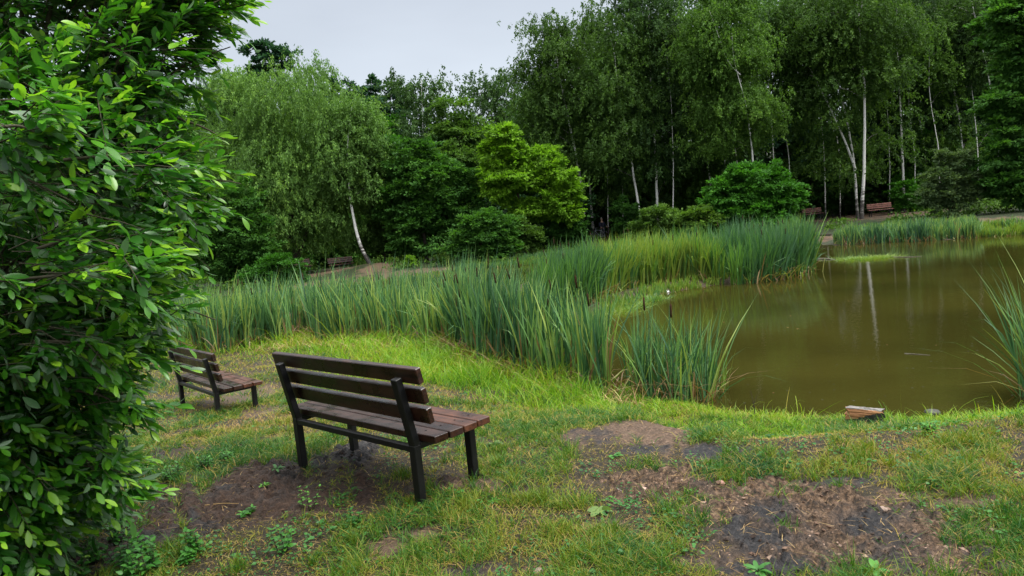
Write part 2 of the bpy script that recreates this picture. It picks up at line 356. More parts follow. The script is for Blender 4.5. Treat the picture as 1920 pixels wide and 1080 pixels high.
def groundmat():
    m, t, out = mat('ground'); p = N(t, 'ShaderNodeBsdfPrincipled')
    tcn = t.nodes.new('ShaderNodeTexCoord')
    def noise(s, d=6.0, r=.6):
        n = N(t, 'ShaderNodeTexNoise', Scale=s, Detail=d, Roughness=r); t.links.new(tcn.outputs['Object'], n.inputs[0]); return n.outputs[0]
    def att(a):
        n = t.nodes.new('ShaderNodeAttribute'); n.attribute_name = a; return n.outputs['Fac']
    def mix(f, a, b):
        n = N(t, 'ShaderNodeMix', data_type='RGBA'); t.links.new(f, n.inputs[0]); t.links.new(a, n.inputs[6]); t.links.new(b, n.inputs[7]); return n.outputs[2]
    n1 = noise(9.0); n2 = noise(38.0, 8.0, .7); n3 = noise(1.3); n4 = noise(150.0, 3.0)
    turf = ramp(t, n2, [(.3, (.008, .007, .004)), (.5, (.024, .019, .009)), (.65, (.055, .040, .018)), (.8, (.12, .085, .04))])
    soil = ramp(t, n2, [(.34, (.008, .006, .004)), (.45, (.048, .028, .015)), (.56, (.13, .078, .044)), (.70, (.31, .21, .14))])
    flat = ramp(t, n2, [(.3, (.05, .031, .020)), (.5, (.11, .070, .046)), (.68, (.18, .12, .085))])
    char = ramp(t, n2, [(.35, (.006, .006, .007)), (.55, (.028, .027, .029)), (.72, (.10, .08, .065))])
    damp = ramp(t, n2, [(.3, (.012, .007, .005)), (.52, (.042, .023, .015)), (.75, (.11, .065, .042))])
    forest = ramp(t, n1, [(.3, (.010, .014, .005)), (.6, (.022, .032, .010)), (.8, (.036, .036, .016))])
    mud = ramp(t, n1, [(.35, (.03, .022, .012)), (.7, (.07, .052, .028))])
    c = mix(att('clod'), flat.outputs[0], soil.outputs[0])
    c = mix(att('damp'), c, damp.outputs[0])
    far = mix(att('far'), turf.outputs[0], forest.outputs[0])
    c = mix(att('soil'), far, c); c = mix(att('char'), c, char.outputs[0]); c = mix(att('mud'), c, mud.outputs[0])
    t.links.new(c, p.inputs[0]); p.inputs['Specular IOR Level'].default_value = .3; p.inputs['Roughness'].default_value = .62
    b = N(t, 'ShaderNodeBump', Strength=1.0, Distance=.03); t.links.new(n2, b.inputs['Height']); b2 = N(t, 'ShaderNodeBump', Strength=.6, Distance=.006); t.links.new(n4, b2.inputs['Height']); t.links.new(b.outputs[0], b2.inputs['Normal'])
    t.links.new(b2.outputs[0], p.inputs['Normal']); t.links.new(p.outputs[0], out.inputs[0]); return m
M['ground'] = groundmat()
def watermat():
    m, t, out = mat('pond_water'); p = N(t, 'ShaderNodeBsdfPrincipled', Roughness=.035, IOR=1.333)
    tcn = t.nodes.new('ShaderNodeTexCoord'); n = N(t, 'ShaderNodeTexNoise', Scale=.35, Detail=3.0); t.links.new(tcn.outputs['Object'], n.inputs[0])
    r = ramp(t, n.outputs[0], [(.35, (.022, .020, .0042)), (.65, (.033, .030, .006))]); t.links.new(r.outputs[0], p.inputs[0])
    mp = t.nodes.new('ShaderNodeMapping'); mp.inputs['Scale'].default_value = (1, 1.8, 1); t.links.new(tcn.outputs['Object'], mp.inputs[0])
    w = N(t, 'ShaderNodeTexNoise', Scale=5.0, Detail=3.0, Roughness=.55); t.links.new(mp.outputs[0], w.inputs[0])
    b = N(t, 'ShaderNodeBump', Strength=.10, Distance=.02); t.links.new(w.outputs[0], b.inputs['Height'])
    v = N(t, 'ShaderNodeTexVoronoi', Scale=5.5); t.links.new(tcn.outputs['Object'], v.inputs[0])
    dr = N(t, 'ShaderNodeMapRange'); dr.inputs[1].default_value = 0; dr.inputs[2].default_value = .10; dr.inputs[3].default_value = 1; dr.inputs[4].default_value = 0; t.links.new(v.outputs['Distance'], dr.inputs[0])
    b2 = N(t, 'ShaderNodeBump', Strength=.35, Distance=.006); t.links.new(dr.outputs[0], b2.inputs['Height']); t.links.new(b.outputs[0], b2.inputs['Normal']); t.links.new(b2.outputs[0], p.inputs['Normal'])
    t.links.new(p.outputs[0], out.inputs[0]); return m
M['water'] = watermat()

# ------------------------------------------------------------------ ground sheet and water
ys = [-40, -30, -20, -12, -7, -4, -2, 0, 1]; y = 1.8
while y < 8.5: ys.append(y); y += .017 if y < 5.5 else .026
while y < 400: ys.append(y); y *= 1.008 if y < 70 else 1.06
ys = np.array(ys); U = np.linspace(-1, 1, 620); U = U * .75 + .25 * U ** 3
Y2, U2 = np.meshgrid(ys, U, indexing='ij'); X2 = U2 * np.maximum(.95 * Y2 + 3.5, 14 * (Y2 < 1) + 3)
Zg = H(X2, Y2)
nr, nc = X2.shape; i = np.arange(nr - 1)[:, None] * nc; j = np.arange(nc - 1)[None]
F = np.stack([i + j, i + j + 1, i + nc + j + 1, i + nc + j], -1).reshape(-1, 4)
g = MB(); g.add(np.stack([X2, Y2, Zg], -1).reshape(-1, 3), F)
ground = g.build('ground', M['ground']); tag(ground, 'trampled grass and bare soil sloping to the pond', 'ground', kind='structure')
so, ch, cl = masks(X2, Y2); sdp = sdist(POND, X2, Y2)
mud = np.clip(1 - sstep(-.1, .3, sdp), 0, 1) * (1 - so)
damp = ((X2 < -.2 * Y2 + .35) & (Y2 < 6.5)) * 1.0 * sstep(.0, .3, so)
damp = damp * (1 - ((PATCH[0][0] * 0 + (X2 + .85) ** 2 / .16 + (Y2 - 3.35) ** 2 / .25) < 1) * .9)
farm = sstep(24, 34, Y2)
for nm, a in (('soil', so), ('char', ch), ('clod', cl), ('damp', damp), ('far', farm), ('mud', mud)):
    at = ground.data.attributes.new(nm, 'FLOAT', 'POINT'); at.data.foreach_set('value', a.astype(np.float32).ravel())
wm = MB(); xs = np.linspace(-34, 42, 20); yy = np.linspace(2, 50, 16)
a, b = np.meshgrid(yy, xs, indexing='ij'); nr, nc = a.shape; i = np.arange(nr - 1)[:, None] * nc; j = np.arange(nc - 1)[None]
wm.add(np.stack([b, a, np.full(a.shape, WL)], -1).reshape(-1, 3), np.stack([i + j, i + j + 1, i + nc + j + 1, i + nc + j], -1).reshape(-1, 4))
tag(wm.build('water', M['water']), 'murky olive brown pond water speckled by light rain', 'water', kind='structure')

# ------------------------------------------------------------------ benches
L_, OV, HS, DEP, LEAN, SH, GAP, ZB = 1.386, .158, .444, .436, .195, .099, .027, .526
def make_bench(wood, endw):
    root = empty('park_bench', (0, 0, 0))
    bk = lambda z: -(z - HS) * LEAN
    s = MB(); n = 4; w = (DEP + .05 - .0) / n
    for k in range(n):
        y0 = .012 + k * w; s.box((-OV + random.uniform(-.004, .004), y0, HS - .045), (L_ + OV + random.uniform(-.006, .006), y0 + w - .012, HS + random.uniform(-.001, .0015)), .004, mi=1 if k > 1 else 0)
    s.build('seat', [wood, endw], root)
    bm = MB()
    for k in range(3):
        zl = ZB + k * (SH + GAP); yb = bk(zl + SH / 2)
        Mx = Matrix.Translation((0, yb + .003, zl + SH / 2)) @ Matrix.Rotation(math.atan(LEAN), 4, 'X')
        bm.box((-OV, 0, -SH / 2), (L_ + OV, .042, SH / 2), .005, Mx)
    bm.build('backrest', wood, root)
    pw = .030
    for xx in (0, L_):
        for k, (yy0, yy1) in enumerate(((-.05, 0), (DEP - .03, DEP + .02))):
            l = MB(); l.box((xx - pw, yy0 , -.25), (xx + pw, yy1, HS - .052 if k else HS - .06), .004); 
            if k == 0:
                zt = ZB + 3 * SH + 2 * GAP - .055; ln = math.hypot(zt - HS + .06, (zt - HS + .06) * LEAN)
                Mx = Matrix.Translation((xx, .0, HS - .062)) @ Matrix.Rotation(math.atan(LEAN), 4, 'X')
                l.box((-pw + .001, -.048, 0), (pw - .001, -.0005, ln), .004, Mx)
            l.build('leg', M['steel'], root)
    f = MB()
    for xx in (0, L_): f.box((xx - pw + .003, .001, HS - .09), (xx + pw - .003, DEP - .031, HS - .047), .003)
    f.box((pw + .001, -.046, HS - .105), (L_ - pw - .001, -.006, HS - .066), .003)
    f.box((pw + .001, DEP - .026, HS - .100), (L_ - pw - .001, DEP + .014, HS - .060), .003)
    f.build('frame', M['steel'], root)
    for xx in (0, L_):
        for k in range(4):
            b = MB(); yc = .012 + k * w + w / 2; b.tube([(xx, yc, HS), (xx, yc, HS + .003)], .006, 8); b.build('bolt', M['steel'], root)
    return root
BG = 'wooden benches around the pond'
b1 = make_bench(M['wet_wood'], M['end_wood']); b1.location = (-1.678, 5.033, h1(-1.2, 4.7) * 0 - .005); b1.rotation_euler = (0, 0, -.754)
tag(b1, 'wet dark brown bench seen from behind, nearest one, alone on trampled grass', 'bench', BG)
b2 = make_bench(M['wet_wood'], M['end_wood']); k = 1 / .807
b2.location = (-3.707 * k, 7.395 * k, 1.65 - 1.65 * k); b2.rotation_euler = (R(-1.2), 0, -.839)
tag(b2, 'dark bench half hidden by the big leafy shrub, in front of the cattails', 'bench', BG)
fb = None
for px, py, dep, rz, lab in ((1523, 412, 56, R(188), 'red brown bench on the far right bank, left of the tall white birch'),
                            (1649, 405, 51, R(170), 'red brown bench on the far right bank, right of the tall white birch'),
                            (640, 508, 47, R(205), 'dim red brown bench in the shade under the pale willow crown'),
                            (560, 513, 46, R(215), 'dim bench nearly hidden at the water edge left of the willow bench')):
    if py > 450: w_ = M['end_wood']  # dim left benches: their shade is put into a darker wood colour
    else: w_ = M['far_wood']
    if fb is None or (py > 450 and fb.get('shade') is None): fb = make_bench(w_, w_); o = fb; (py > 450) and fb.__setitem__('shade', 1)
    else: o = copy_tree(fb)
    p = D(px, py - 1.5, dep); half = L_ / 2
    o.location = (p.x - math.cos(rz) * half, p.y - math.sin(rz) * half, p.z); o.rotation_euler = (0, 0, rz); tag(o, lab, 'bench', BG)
    bumps.append((p.x, p.y, 1.8, 0))

# ------------------------------------------------------------------ leaf helpers
def unit(v): return v / (np.linalg.norm(v, axis=-1, keepdims=True) + 1e-9)
def leaves(mb, C, A, Nn, ln, wd, var, mi=0, fold=.12):
    """rhombic leaf faces: base C, axis A, normal Nn"""
    A = unit(A); S = unit(np.cross(A, Nn)); Nn = np.cross(S, A)
    ln = np.asarray(ln).reshape(-1, 1); wd = np.asarray(wd).reshape(-1, 1)
    v0 = C; v2 = C + A * ln; m_ = C + A * ln * .45 + Nn * wd * fold; v1 = m_ - S * wd / 2; v3 = m_ + S * wd / 2
    n = len(C); V = np.stack([v0, v1, v2, v3], 1).reshape(-1, 3); F = np.arange(n * 4).reshape(n, 4)
    mb.add(V, F, var, mi, False)
def ellips_pts(n, shell=.6):
    d = unit(rng.normal(size=(n, 3))); r = rng.uniform(shell ** 3, 1, n) ** (1 / 3); return d * r[:, None], d
def lobes_world(lobes, depth, flat=.8):
    out = []
    for l in lobes:
        cx, cy_, rx, ry = l[:4]; dd = depth + (l[4] if len(l) > 4 else 0); p = D(cx, cy_, dd)
        out.append((np.array(p), np.array([rx * dd / FPX, max(rx, 20) * dd / FPX * flat, ry * dd / FPX])))
    return out
def polyline_world(pts, depth, z0=None):
    return [D(p[0], p[1], depth + (p[2] if len(p) > 2 else 0)) for p in pts]
def resample(P, n):
    P = np.array([tuple(p) for p in P]); d = np.concatenate([[0], np.cumsum(np.linalg.norm(np.diff(P, axis=0), axis=1))]); t = np.linspace(0, d[-1], n)
    # smooth catmull through linear interpolation + averaging
    Q = np.stack([np.interp(t, d, P[:, k]) for k in range(3)], -1)
    for _ in range(2): Q[1:-1] = (Q[:-2] + 2 * Q[1:-1] + Q[2:]) / 4
    return Q
def tree(name, label, cat, trunk, lobes, depth, leafm, style='clump', n=14000, size=.12, r0=.14, bark='bark', group=None, clumps=90, cl=.5, trunks=None, shell=.45, drop=1.3, vb=0, asp=.5, limbs=20):
    n = int(n * 2.3); size *= 1.18; clumps = int(clumps * 1.4)
    if style == 'weep': cl *= 1.18; drop *= (.85 if name == 'willow_tree' else .55); r0 *= .78
    rag = .5 if name == 'willow_tree' else .85
    tr = polyline_world(trunk, depth); base = tr[0]
    gz = h1(base.x, base.y); root = empty(name, (base.x, base.y, min(gz, base.z)))
    org = np.array(root.location); tag(root, label, cat, group)
    tm = MB(); P = resample(tr, 18); 
    if P[0, 2] > gz - .1: P = np.vstack([[P[0, 0], P[0, 1], gz - .2], P])
    hh = (P[:, 2] - P[0, 2]) / max(.1, P[-1, 2] - P[0, 2]); rad = r0 * (1 - .82 * hh) + r0 * .45 * np.exp(-hh * 22)
    P[1:-1, :2] += rng.normal(size=(len(P) - 2, 2)) * r0 * .12
    def tb(Q, rr, n_=8):
        for a in range(len(Q) - 1):
            pass
        v = np.clip((Q[:-1, 2] - P[0, 2]) / 2.2, 0, 1); tm.tube(Q - org, rr, n_, var=np.repeat(v, n_), cap=False)
    tb(P, rad, 10)
    extra = [P]
    for q in (trunks or []):
        Q = resample(polyline_world(q[1], depth + q[0]), 14); 
        tb(Q, np.linspace(q[2], q[2] * .25, len(Q)), 8); extra.append(Q)
    if n > 9000 and leafm != M['lime']:
        for l in list(lobes):
            for _ in range(2): q = rng.uniform(0, 6.28); lobes = lobes + [(l[0] + math.cos(q) * l[2] * .95, l[1] + math.sin(q) * l[3] * .95, l[2] * rng.uniform(.25, .45), l[3] * rng.uniform(.25, .5))]
    LW = lobes_world(lobes, depth + (.45 if bark == 'birch_bark' else 0)); wts = np.array([e[0] * e[2] for _, e in LW]); wts = wts / wts.sum()
    CC = []; CO = []
    for (c, e), w in zip(LW, wts):
        k = max(2, int(round(clumps * w))); p, d = ellips_pts(k, shell); CC.append(c + p * e); CO.append(unit(d * np.array([1, 1, 1]) / e))
    CC = np.concatenate(CC); CO = np.concatenate(CO); K = len(CC)
    if style == 'weep' and cat == 'tree' and depth > 47:
        q = int(clumps * .4); hh2 = rng.uniform(.24, .98, q); pi = P[np.minimum(len(P) - 1, (hh2 * len(P)).astype(int))]; of = rng.normal(size=(q, 3)) * np.array([1.6, 1.2, .5]); of[:, 1] = np.where(rng.uniform(0, 1, q) < .2, -np.abs(of[:, 1]), np.abs(of[:, 1]) + .3)
        CC = np.concatenate([CC, pi + of]); CO = np.concatenate([CO, unit(of * np.array([1, 1, .3]))]); K = len(CC)
    CC[:, 2] = np.maximum(CC[:, 2], gz + .15)
    # limbs from trunk to clumps
    AP = np.concatenate(extra)
    sel = rng.permutation(K)[:limbs]
    for k in sel:
        c = CC[k]; cand = AP[(AP[:, 2] < c[2] - .2)]
        if len(cand) == 0: cand = AP[:2]
        dd = np.linalg.norm(cand - c, axis=1) + np.abs((c[2] - cand[:, 2]) - .6 * np.linalg.norm(cand[:, :2] - c[:2], axis=1)) * .7
        a = cand[np.argmin(dd)]; mid = (a + c) / 2 + np.array([0, 0, .12 * np.linalg.norm(c - a)])
        Q = resample([a, mid, c], 6); ln = np.linalg.norm(c - a); rr = min(r0 * .4, .012 + .012 * ln)
        tm.tube(Q - org, np.linspace(rr * (.6 if style == 'weep' else 1), .006, 6), 5, var=.35, cap=False)
    tm.build('trunk', M[bark], root)
    cm = MB(); per = max(4, n // K)
    tone = rng.uniform(-.22, .22, K) + vb
    idx = np.repeat(np.arange(K), per); m = len(idx)
    if style == 'clump':
        s = cl * rng.uniform(.6, 1.35, K)
        off = rng.normal(size=(m, 3)) * np.array([1, 1, .42]) * s[idx][:, None] * .55
        # push leaves into small sub-clusters
        sub = rng.normal(size=(K, 7, 3)) * np.array([1, 1, .5]) * s[:, None, None] * .6
        off = off * .5 + sub[idx, rng.integers(0, 7, m)]
        C = CC[idx] + off
        A = CO[idx] * .8 + off / (s[idx][:, None]) + rng.normal(size=(m, 3)) * .55 + np.array([0, 0, -.15]); Nn = np.array([0, 0, 1.]) + rng.normal(size=(m, 3)) * .55 + CO[idx] * .5
        ln = size * rng.uniform(.7, 1.35, m); wd = ln * asp * rng.uniform(.8, 1.2, m) * 1.2
        v = .5 + tone[idx] + rng.normal(size=m) * .16
    else:
        ns = max(2, per // 16); st = rng.integers(0, ns, m); s = cl
        so_ = rng.normal(size=(K, ns, 3)) * np.array([1, 1, .55]) * s; sl = rng.uniform(.35, 1, (K, ns)) * drop; sway = rng.normal(size=(K, ns, 2)) * .16 + CO[:, None, :2] * .12
        t_ = rng.uniform(0, 1, m); b0 = so_[idx, st]; l0 = sl[idx, st]; sw = sway[idx, st]
        arch = np.stack([CO[idx, 0], CO[idx, 1], np.zeros(m)], 1) * .35 * np.sqrt(t_)[:, None]
        C = CC[idx] + b0 + arch * s * 2 + np.stack([sw[:, 0] * t_ * l0, sw[:, 1] * t_ * l0, -t_ * l0], 1) + rng.normal(size=(m, 3)) * .05
        A = np.array([0, 0, -1.]) + rng.normal(size=(m, 3)) * rag; Nn = rng.normal(size=(m, 3)) + CO[idx] * .9 + np.array([0, 0, .7])
        ln = size * rng.uniform(.7, 1.3, m); wd = ln * asp * rng.uniform(.8, 1.2, m)
        v = .5 + tone[idx] + rng.normal(size=m) * .15
    ok = C[:, 2] > np.maximum(gz, WL) + .08
    leaves(cm, (C - org)[ok], A[ok], Nn[ok], ln[ok], wd[ok], np.clip(v, 0, 1)[ok])
    cm.build('crown', leafm, root)
    return root

# ------------------------------------------------------------------ trees round the pond
T = tree
W_ = 'weep'
# far skyline trees
T('oak_tree', 'dark oak top showing above the left end of the pale willow', 'tree', [(520, 500), (505, 140)], [(478, 112, 26, 24), (522, 118, 30, 20), (500, 200, 80, 80)], 62, M['maple_blue'], n=9000, size=.26, r0=.25, clumps=60, cl=.7)
T('oak_tree', 'bluish dark oak with rounded top between willow and hazy birches', 'tree', [(690, 500), (690, 190)], [(690, 185, 42, 34), (640, 190, 34, 34), (730, 205, 40, 36), (690, 290, 80, 90)], 66, M['maple_blue'], n=16000, size=.26, r0=.25, clumps=90, cl=.7)
T('birch_tree', 'hazy birch whose narrow top peaks just left of the sky dip', 'tree', [(805, 490), (795, 300), (790, 150)], [(755, 165, 16, 22), (797, 175, 28, 34), (830, 215, 26, 36), (785, 270, 70, 80), (800, 380, 80, 80)], 60, M['birch_grey'], W_, n=17000, size=.20, r0=.13, bark='birch_bark', clumps=150, cl=.55)
T('birch_tree', 'thin see-through birch standing behind the bright lime maple', 'tree', [(915, 470), (905, 300), (900, 150)], [(893, 160, 26, 26), (905, 215, 34, 46), (935, 175, 26, 20), (915, 300, 55, 60)], 64, M['birch_grey'], W_, n=9000, size=.19, r0=.13, bark='birch_bark', clumps=90, cl=.5)
T('birch_tree', 'slender grey green birch close left of the tall leading birch', 'tree', [(985, 470), (968, 300), (962, 140)], [(962, 158, 24, 28), (968, 230, 34, 50), (985, 320, 50, 60)], 66, M['birch_grey'], W_, n=9000, size=.19, r0=.13, bark='birch_bark', clumps=90, cl=.5)
T('lime_tree', 'light green tree rising behind the hazy birch below the sky dip', 'tree', [(850, 480), (845, 210)], [(845, 225, 42, 30), (870, 275, 50, 50), (845, 350, 70, 70)], 58, M['birch_light'], 'clump', n=11000, size=.19, r0=.15, clumps=90, cl=.6)
# left front
T('willow_tree', 'huge pale green willow with drooping twigs beside the near shrub', 'tree', [(560, 505), (545, 400), (540, 260)], [(560, 185, 95, 62), (480, 190, 75, 60), (640, 235, 55, 48), (580, 290, 105, 80), (450, 300, 70, 90), (650, 320, 42, 70), (520, 400, 90, 60), (610, 400, 62, 50), (430, 160, 40, 30)], 48, M['willow'], W_, n=74000, size=.155, r0=.3, clumps=420, cl=.5, drop=1.1, asp=.36, shell=.62,
  trunks=[(0, [(560, 480), (600, 360), (640, 260)], .14), (0, [(556, 470), (480, 340), (450, 240)], .14)])
T('birch_tree', 'leaning white birch rising from the bare mound left of centre', 'tree', [(692, 493), (676, 465), (664, 420), (656, 370), (650, 280), (660, 200)], [(670, 215, 34, 28), (688, 250, 26, 50), (672, 320, 34, 55), (640, 300, 32, 70)], 46, M['willow'], W_, n=14000, size=.15, r0=.15, bark='birch_bark', clumps=120, cl=.4, vb=-.12)
T('alder_tree', 'dark bushy tree under the left side of the pale willow', 'tree', [(430, 520), (425, 400)], [(420, 410, 70, 62), (470, 440, 50, 50), (400, 470, 60, 50), (480, 495, 50, 24)], 43, M['maple'], n=20000, size=.15, r0=.1, clumps=190, cl=.4, vb=.05)
T('hazel_bush', 'dark low bush at the waterside under the willow', 'bush', [(520, 520), (520, 490)], [(525, 505, 45, 26), (480, 515, 30, 18)], 40, M['bush_bright'], n=5000, size=.12, r0=.04, clumps=60, cl=.3, vb=-.25)
T('maple_tree', 'broad mid green maple left of the lime coloured maple', 'tree', [(800, 485), (790, 400), (785, 320)], [(770, 300, 55, 38), (810, 345, 70, 50), (760, 380, 55, 55), (850, 390, 45, 45), (800, 430, 70, 45)], 47, M['maple'], n=26000, size=.19, r0=.16, clumps=230, cl=.45, shell=.6, vb=.05)
T('alder_tree', 'narrow green tree between white leaning birch and broad maple', 'tree', [(722, 488), (718, 400), (716, 330)], [(722, 330, 30, 60), (725, 410, 34, 55), (705, 455, 40, 28)], 49, M['birch'], n=9000, size=.16, r0=.07, clumps=100, cl=.4, vb=.05)
T('alder_bush', 'rounded bush reaching the water right of the broad maple', 'bush', [(900, 488), (900, 460)], [(905, 440, 52, 46), (870, 465, 36, 34), (940, 450, 22, 34)], 42, M['maple'], n=15000, size=.14, r0=.05, clumps=150, cl=.34, vb=.1, shell=.6)
T('young_sapling', 'tiny bright sapling on the bare mound near the leaning birch', 'sapling', [(768, 497), (768, 488)], [(768, 489, 10, 7)], 43, M['lime'], n=350, size=.11, r0=.012, clumps=9, cl=.13)
T('maple_tree', 'bright yellow green maple glowing in the centre of the far bank', 'tree', [(985, 445), (975, 380), (955, 300), (945, 250)], [(945, 252, 30, 18), (935, 285, 34, 22), (1005, 300, 42, 30), (960, 340, 55, 32), (1045, 330, 38, 32), (1030, 380, 46, 30), (940, 310, 32, 30), (1065, 360, 22, 22), (935, 350, 34, 26), (985, 395, 46, 22), (1060, 395, 30, 20)], 46, M['lime'], n=21000, size=.19, r0=.15, clumps=210, cl=.40, shell=.3, vb=0,
  trunks=[(0, [(983, 435), (1010, 380), (1030, 330)], .09)])
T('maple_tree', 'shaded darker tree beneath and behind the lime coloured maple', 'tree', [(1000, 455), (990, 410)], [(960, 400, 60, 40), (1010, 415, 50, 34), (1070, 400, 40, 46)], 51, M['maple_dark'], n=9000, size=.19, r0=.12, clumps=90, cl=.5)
T('hazel_bush', 'low green bush under the left limbs of the lime coloured maple', 'bush', [(955, 462), (955, 440)], [(955, 435, 34, 24), (985, 445, 30, 18)], 44, M['bush'], n=6000, size=.13, r0=.03, clumps=70, cl=.3, vb=-.05)
T('hazel_bush', 'low dark bush under the right limbs of the lime coloured maple', 'bush', [(1050, 455), (1050, 440)], [(1040, 430, 34, 22), (1075, 425, 26, 26)], 47, M['maple'], n=6000, size=.13, r0=.03, clumps=70, cl=.3, vb=-.1)
# centre birches
T('birch_tree', 'tall leading birch whose ragged crown tops the skyline beside open sky', 'tree', [(1098, 430), (1088, 330), (1072, 250), (1050, 150), (1035, 50)], [(1025, 60, 34, 34), (1058, 70, 32, 30), (1010, 120, 32, 44), (1055, 140, 48, 48), (1010, 195, 36, 42), (1060, 215, 48, 46), (1040, 280, 55, 46)], 52, M['birch'], W_, n=26000, size=.15, r0=.16, bark='birch_bark', clumps=210, cl=.42, drop=1.5, shell=.35)
T('birch_tree', 'second birch leaning against the tall leading birch', 'tree', [(1112, 430), (1104, 320), (1108, 200), (1105, 60)], [(1105, 45, 20, 30), (1130, 40, 26, 24), (1118, 100, 34, 50), (1125, 180, 36, 60), (1110, 270, 40, 50)], 56, M['birch'], W_, n=16000, size=.16, r0=.13, bark='birch_bark', clumps=130, cl=.42, drop=1.5, shell=.35)
T('birch_tree', 'birch with thin slanting white trunk below a dense dark crown', 'tree', [(1200, 405), (1190, 340), (1178, 260), (1162, 190), (1150, 90)], [(1165, 75, 40, 46), (1150, 150, 46, 60), (1180, 210, 50, 60), (1150, 280, 50, 50)], 50, M['birch'], W_, n=24000, size=.15, r0=.13, bark='birch_bark', clumps=190, cl=.45, drop=1.4, shell=.45)
T('birch_tree', 'birch with upright speckled trunk in the middle of the stand', 'tree', [(1233, 425), (1231, 330), (1226, 230), (1218, 120), (1215, -40)], [(1215, 10, 52, 60), (1240, 90, 52, 60), (1215, 170, 50, 60), (1270, 200, 46, 60), (1225, 280, 46, 36)], 51, M['birch_grey'], W_, n=28000, size=.155, r0=.14, bark='birch_bark', clumps=220, cl=.45, drop=1.5, shell=.45, vb=-.1)
T('birch_tree', 'light green birch with forked crooked pale limbs high up', 'tree', [(1412, 420), (1413, 295), (1402, 215), (1385, 130), (1365, 60), (1350, -60)], [(1350, 20, 60, 60), (1325, 95, 46, 55), (1395, 100, 50, 55), (1345, 180, 50, 60), (1425, 215, 36, 44), (1330, 250, 38, 30), (1372, 100, 34, 40, -1.6), (1400, 190, 34, 34, -1.6), (1345, 40, 34, 34, -1.6)], 47, M['birch_light'], W_, n=33000, size=.145, r0=.095, bark='birch_bark', clumps=230, cl=.45, drop=1.4, shell=.45,
  trunks=[(-1.5, [(1388, 140), (1365, 118), (1345, 60), (1330, 20)], .032), (-1.5, [(1400, 200), (1375, 110), (1372, 60)], .028)])
T('birch_tree', 'slim dark stemmed birch left of the round green maple bush', 'tree', [(1340, 425), (1330, 330), (1318, 220), (1310, 80)], [(1300, 90, 40, 60), (1290, 190, 46, 60), (1310, 280, 40, 36)], 54, M['birch'], W_, n=14000, size=.16, r0=.10, bark='birch_bark', clumps=110, cl=.45, drop=1.5)
T('birch_tree', 'short pale stemmed birch next to the slim dark stemmed birch', 'tree', [(1368, 425), (1362, 330), (1352, 240), (1345, 120)], [(1375, 150, 40, 60), (1370, 240, 40, 50)], 56, M['birch_grey'], W_, n=9000, size=.16, r0=.09, bark='birch_bark', clumps=80, cl=.45, drop=1.5)
T('maple_bush', 'large round fresh green maple bush at the right end of the cattail island', 'bush', [(1415, 445), (1412, 400)], [(1410, 350, 70, 44), (1365, 375, 46, 38), (1455, 370, 46, 40), (1410, 400, 75, 34)], 41, M['bush_bright'], n=26000, size=.155, r0=.08, clumps=230, cl=.36, shell=.6, vb=-.05)
T('young_maple', 'yellowish green bush low beside the round maple bush', 'bush', [(1310, 440), (1310, 420)], [(1308, 415, 32, 28), (1340, 420, 24, 22)], 40, M['bush'], n=5000, size=.12, r0=.03, clumps=55, cl=.27, vb=.15)
T('hazel_bush', 'leafy thicket bush right behind the reed island centre', 'bush', [(1250, 445), (1250, 420)], [(1248, 415, 34, 32), (1215, 430, 30, 20), (1275, 430, 24, 22)], 43, M['bush'], n=7000, size=.12, r0=.03, clumps=80, cl=.3, vb=0)
T('hazel_bush', 'dark thicket bush right of the cyclist', 'bush', [(1190, 450), (1190, 430)], [(1195, 425, 32, 24), (1175, 400, 26, 30)], 49, M['maple'], n=5000, size=.13, r0=.03, clumps=60, cl=.3, vb=-.15)
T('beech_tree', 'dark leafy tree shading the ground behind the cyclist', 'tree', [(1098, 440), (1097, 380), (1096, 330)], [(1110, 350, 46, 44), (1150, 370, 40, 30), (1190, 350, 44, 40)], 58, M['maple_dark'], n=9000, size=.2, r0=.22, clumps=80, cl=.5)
# right birches
T('birch_tree', 'tallest whitest birch standing between the two far right benches', 'tree', [(1615, 402), (1617, 380), (1622, 300), (1622, 200), (1617, 110), (1610, 30), (1600, -60)], [(1590, 20, 70, 60), (1650, 60, 60, 60), (1560, 70, 46, 50), (1655, 140, 42, 32), (1595, 130, 24, 26)], 48, M['birch'], W_, n=26000, size=.15, r0=.15, bark='birch_bark', clumps=190, cl=.5, drop=1.3, vb=.05,
  trunks=[(-.5, [(1610, 30), (1618, 5), (1625, -20)], .05)])
T('birch_tree', 'leaning birch with double white stems left of the tallest birch', 'tree', [(1607, 395), (1603, 315), (1592, 240), (1572, 160), (1552, 95), (1530, 20)], [(1520, 30, 60, 60), (1480, 90, 50, 60), (1540, 120, 40, 30), (1500, 180, 40, 50)], 50, M['birch'], W_, n=22000, size=.15, r0=.12, bark='birch_bark', clumps=180, cl=.45, drop=1.4,
  trunks=[(-.5, [(1604, 318), (1585, 265), (1555, 200), (1520, 130)], .09)])
T('birch_tree', 'straight grey trunked birch just right of the tallest birch', 'tree', [(1695, 400), (1693, 300), (1688, 200), (1683, 80), (1680, -50)], [(1690, 20, 50, 60), (1720, 90, 46, 50), (1680, 140, 40, 26)], 54, M['birch_grey'], W_, n=13000, size=.16, r0=.13, bark='birch_bark', clumps=110, cl=.45, vb=-.1)
T('birch_tree', 'birch with slightly slanting stem above the pale sapling', 'tree', [(1745, 390), (1733, 265), (1712, 175), (1690, 90), (1670, -40)], [(1740, 30, 50, 60), (1760, 110, 46, 50)], 57, M['birch'], W_, n=11000, size=.17, r0=.12, bark='birch_bark', clumps=100, cl=.45, vb=-.15)
